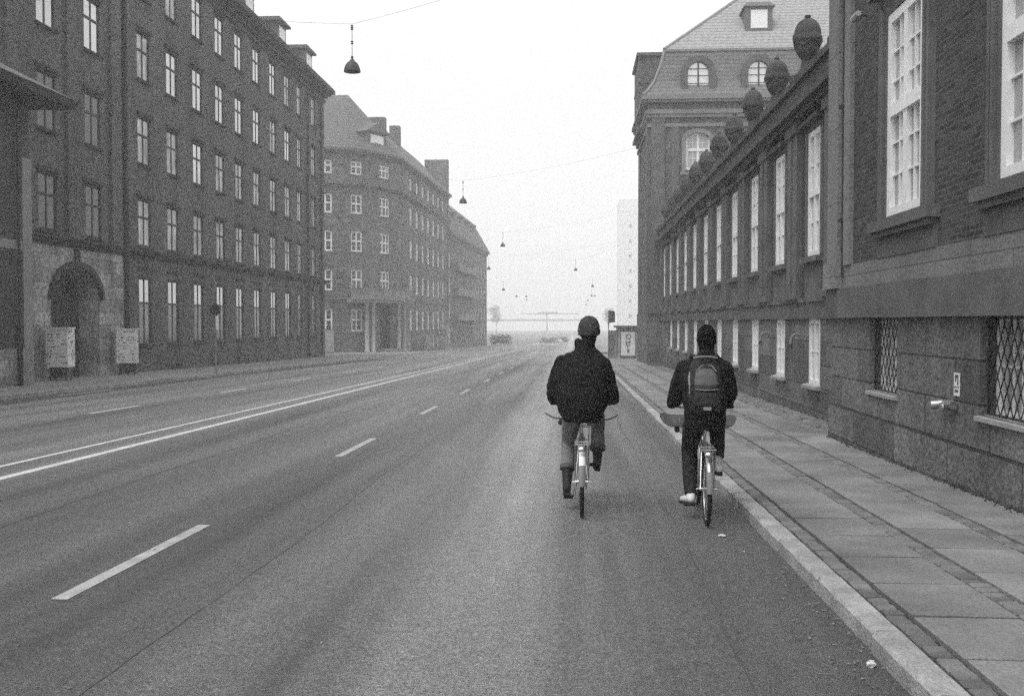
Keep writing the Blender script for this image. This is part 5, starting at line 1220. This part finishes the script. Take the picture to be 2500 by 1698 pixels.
m_ = MB(); m_.path([(-.05, .1, 1.56), (-.03, .085, 1.585), (.03, .085, 1.585), (.05, .1, 1.56)], .009, 8); lp('grab_handle', m_, 'black_cloth')
m_ = MB(); m_.box(-.045, .03, -.108, -.10, 1.105, 1.135); lp('badge', m_, 'strap_light')
for s_ in (-1, 1):
    m_ = MB(); m_.path([(s_ * .08, .2, 1.58), (s_ * .12, .33, 1.615), (s_ * .14, .47, 1.55), (s_ * .17, .47, 1.35), (s_ * .2, .3, 1.16), (s_ * .13, .12, 1.1)], .016, 8); lp('shoulder_strap', m_, 'pack_cloth')

# skateboards carried across the bicycles
def skateboard(lab, loc, rot, topm):
    t = tag(link(bpy.data.objects.new('skateboard', None), None, loc, 0), lab, 'skateboard', 'skateboards carried across the bicycles'); t.rotation_euler = rot
    n = 28; m_ = MB(); rows = []
    for i in range(n + 1):
        s_ = -1 + 2 * i / n; x = .40 * s_; k = max(0, abs(s_) - .68) / .32; z = .055 * k ** 1.5; hw = .102 * math.sqrt(max(.02, 1 - max(0, (abs(s_) - .72) / .28) ** 2.4))
        rows.append([(x, -hw, z + .006), (x, 0, z), (x, hw, z + .006), (x, hw, z + .016), (x, 0, z + .010), (x, -hw, z + .016)])
    vs = [p for r_ in rows for p in r_]; m_.add(vs, [tuple(reversed((i * 6 + k_, i * 6 + (k_ + 1) % 6, (i + 1) * 6 + (k_ + 1) % 6, (i + 1) * 6 + k_))) for i in range(n) for k_ in range(6)] + [tuple(range(6)), tuple(reversed(range(n * 6, n * 6 + 6)))]); o = obj('deck', m_, topm); o.parent = t
    m_ = MB()
    for sx in (-.22, .22):
        for dx in (-.03, .03):
            for dy in (-.02, .02): m_.tube((sx + dx, dy, .012), (sx + dx, dy, .0175), .005, n=6)
    o = obj('bolts', m_, 'chrome'); o.parent = t
    for sx in (-.22, .22):
        m_ = MB(); m_.tube((sx, -.085, -.035), (sx, .085, -.035), .011); m_.tube((sx, 0, .0), (sx, 0, -.035), .028, .015); o = obj('truck', m_, 'steel'); o.parent = t
        for s_ in (-1, 1): m_ = MB(); m_.tube((sx, s_ * .075, -.035), (sx, s_ * .108, -.035), .027, n=16); q = obj('wheel', m_, 'grey_paint' if s_ > 0 else 'rubber'); q.parent = o
skateboard('skateboard seen edge on across the bicycle of the cyclist in the grey cap', (B1[0] + .0, B1[1] + 1.02, gz(B1[1]) + .865), (R(-4), R(1), R(-3)), 'grip')
skateboard('grey skateboard tilted towards the camera across the bicycle of the backpack cyclist', (B2[0] + .03, B2[1] + .98, gz(B2[1]) + .885), (R(32), R(1.5), R(3)), 'grip')

# ================================================================= litter, weeds
rr = random.Random(11)
m_ = MB()
for i in range(2600):
    y = rr.uniform(5, 17) if rr.random() < .75 else rr.uniform(17, 40); xw = XP - .05 if y < 16.7 else XA - .05
    k = abs(math.sin(y * 1.3)) * abs(math.sin(y * .37 + 1)); 
    if rr.random() > .25 + .75 * k: continue
    x = xw - abs(rr.gauss(0, .06)); z = gz(y) + .12; h = rr.uniform(.012, .055); a = rr.uniform(0, 6.28)
    m_.add([(x, y, z), (x + .02 * math.cos(a), y + .02 * math.sin(a), z), (x + rr.uniform(-.04, .04), y + rr.uniform(-.04, .04), z + h)], [(0, 1, 2)])
for k in range(260):
    y = 5 + k * .1; 
    for q in range(2):
        if y > 16.75: break
        a, b2 = rr.uniform(.02, .09), rr.uniform(.02, .09); m_.add([(XP - .05 - a, y, gz(y) + .13), (XP - .05 - b2, y + .1, gz(y) + .13), (XP - .05, y + .1, gz(y) + .135 + rr.uniform(0, .02)), (XP - .05, y, gz(y) + .135)], [(0, 1, 2, 3)]); break
tag(obj('weeds', m_, 'weed'), 'thin dark weeds and moss along the foot of the right wall', 'weeds', kind='stuff')
m_ = MB()
for i in range(620):
    y = rr.uniform(3.5, 14) if rr.random() < .8 else rr.uniform(14, 30); x = 1.68 - abs(rr.gauss(0, .22)) if rr.random() < .8 else rr.uniform(-4.5, 1.6)
    z = gz(y) + .006; s_ = rr.uniform(.004, .018); a = rr.uniform(0, 6.28); c, d = math.cos(a) * s_, math.sin(a) * s_
    m_.add([(x - c, y - d, z), (x + d * .6, y - c * .6, z + rr.uniform(0, .008)), (x + c, y + d, z + .003), (x - d * .6, y + c * .6, z + rr.uniform(0, .01))], [(0, 1, 2, 3)])
tag(obj('gutter_litter', m_, 'leaf_dry'), 'scattered leaf bits and grit in the right gutter', 'litter', kind='stuff')
for (x, y, sz, lab) in ((1.33, 8.86, .036, 'small white paper scrap on the asphalt beside the kerb behind the backpack cyclist'), (1.62, 5.42, .03, 'crumpled white paper ball in the gutter at the bottom right')):
    m_ = MB(); m_.ell((x, y, gz(y) + .012), sz, sz * .6, (.01 if sz > .032 else .022), 9, 6)
    m_.v = [(a + rr.uniform(-.009, .009), b2 + rr.uniform(-.009, .009), c + rr.uniform(-.002, .008)) for a, b2, c in m_.v]; m_.sm = [False] * len(m_.sm)
    tag(obj('paper_scrap', m_, 'paper'), lab, 'litter')

# ================================================================= haze
hm = bpy.data.materials.new('haze'); hm.use_nodes = True; n = hm.node_tree.nodes; n.clear()
out = n.new('ShaderNodeOutputMaterial'); pv_ = n.new('ShaderNodeVolumePrincipled'); pv_.inputs['Color'].default_value = (.995, .995, .995, 1)
pv_.inputs['Density'].default_value = HAZE; pv_.inputs['Anisotropy'].default_value = .0
hm.node_tree.links.new(pv_.outputs[0], out.inputs['Volume'])
tag(obj('haze', MB().box(-152, 152, -34, 905, -9.5, 46), hm), kind='stuff')
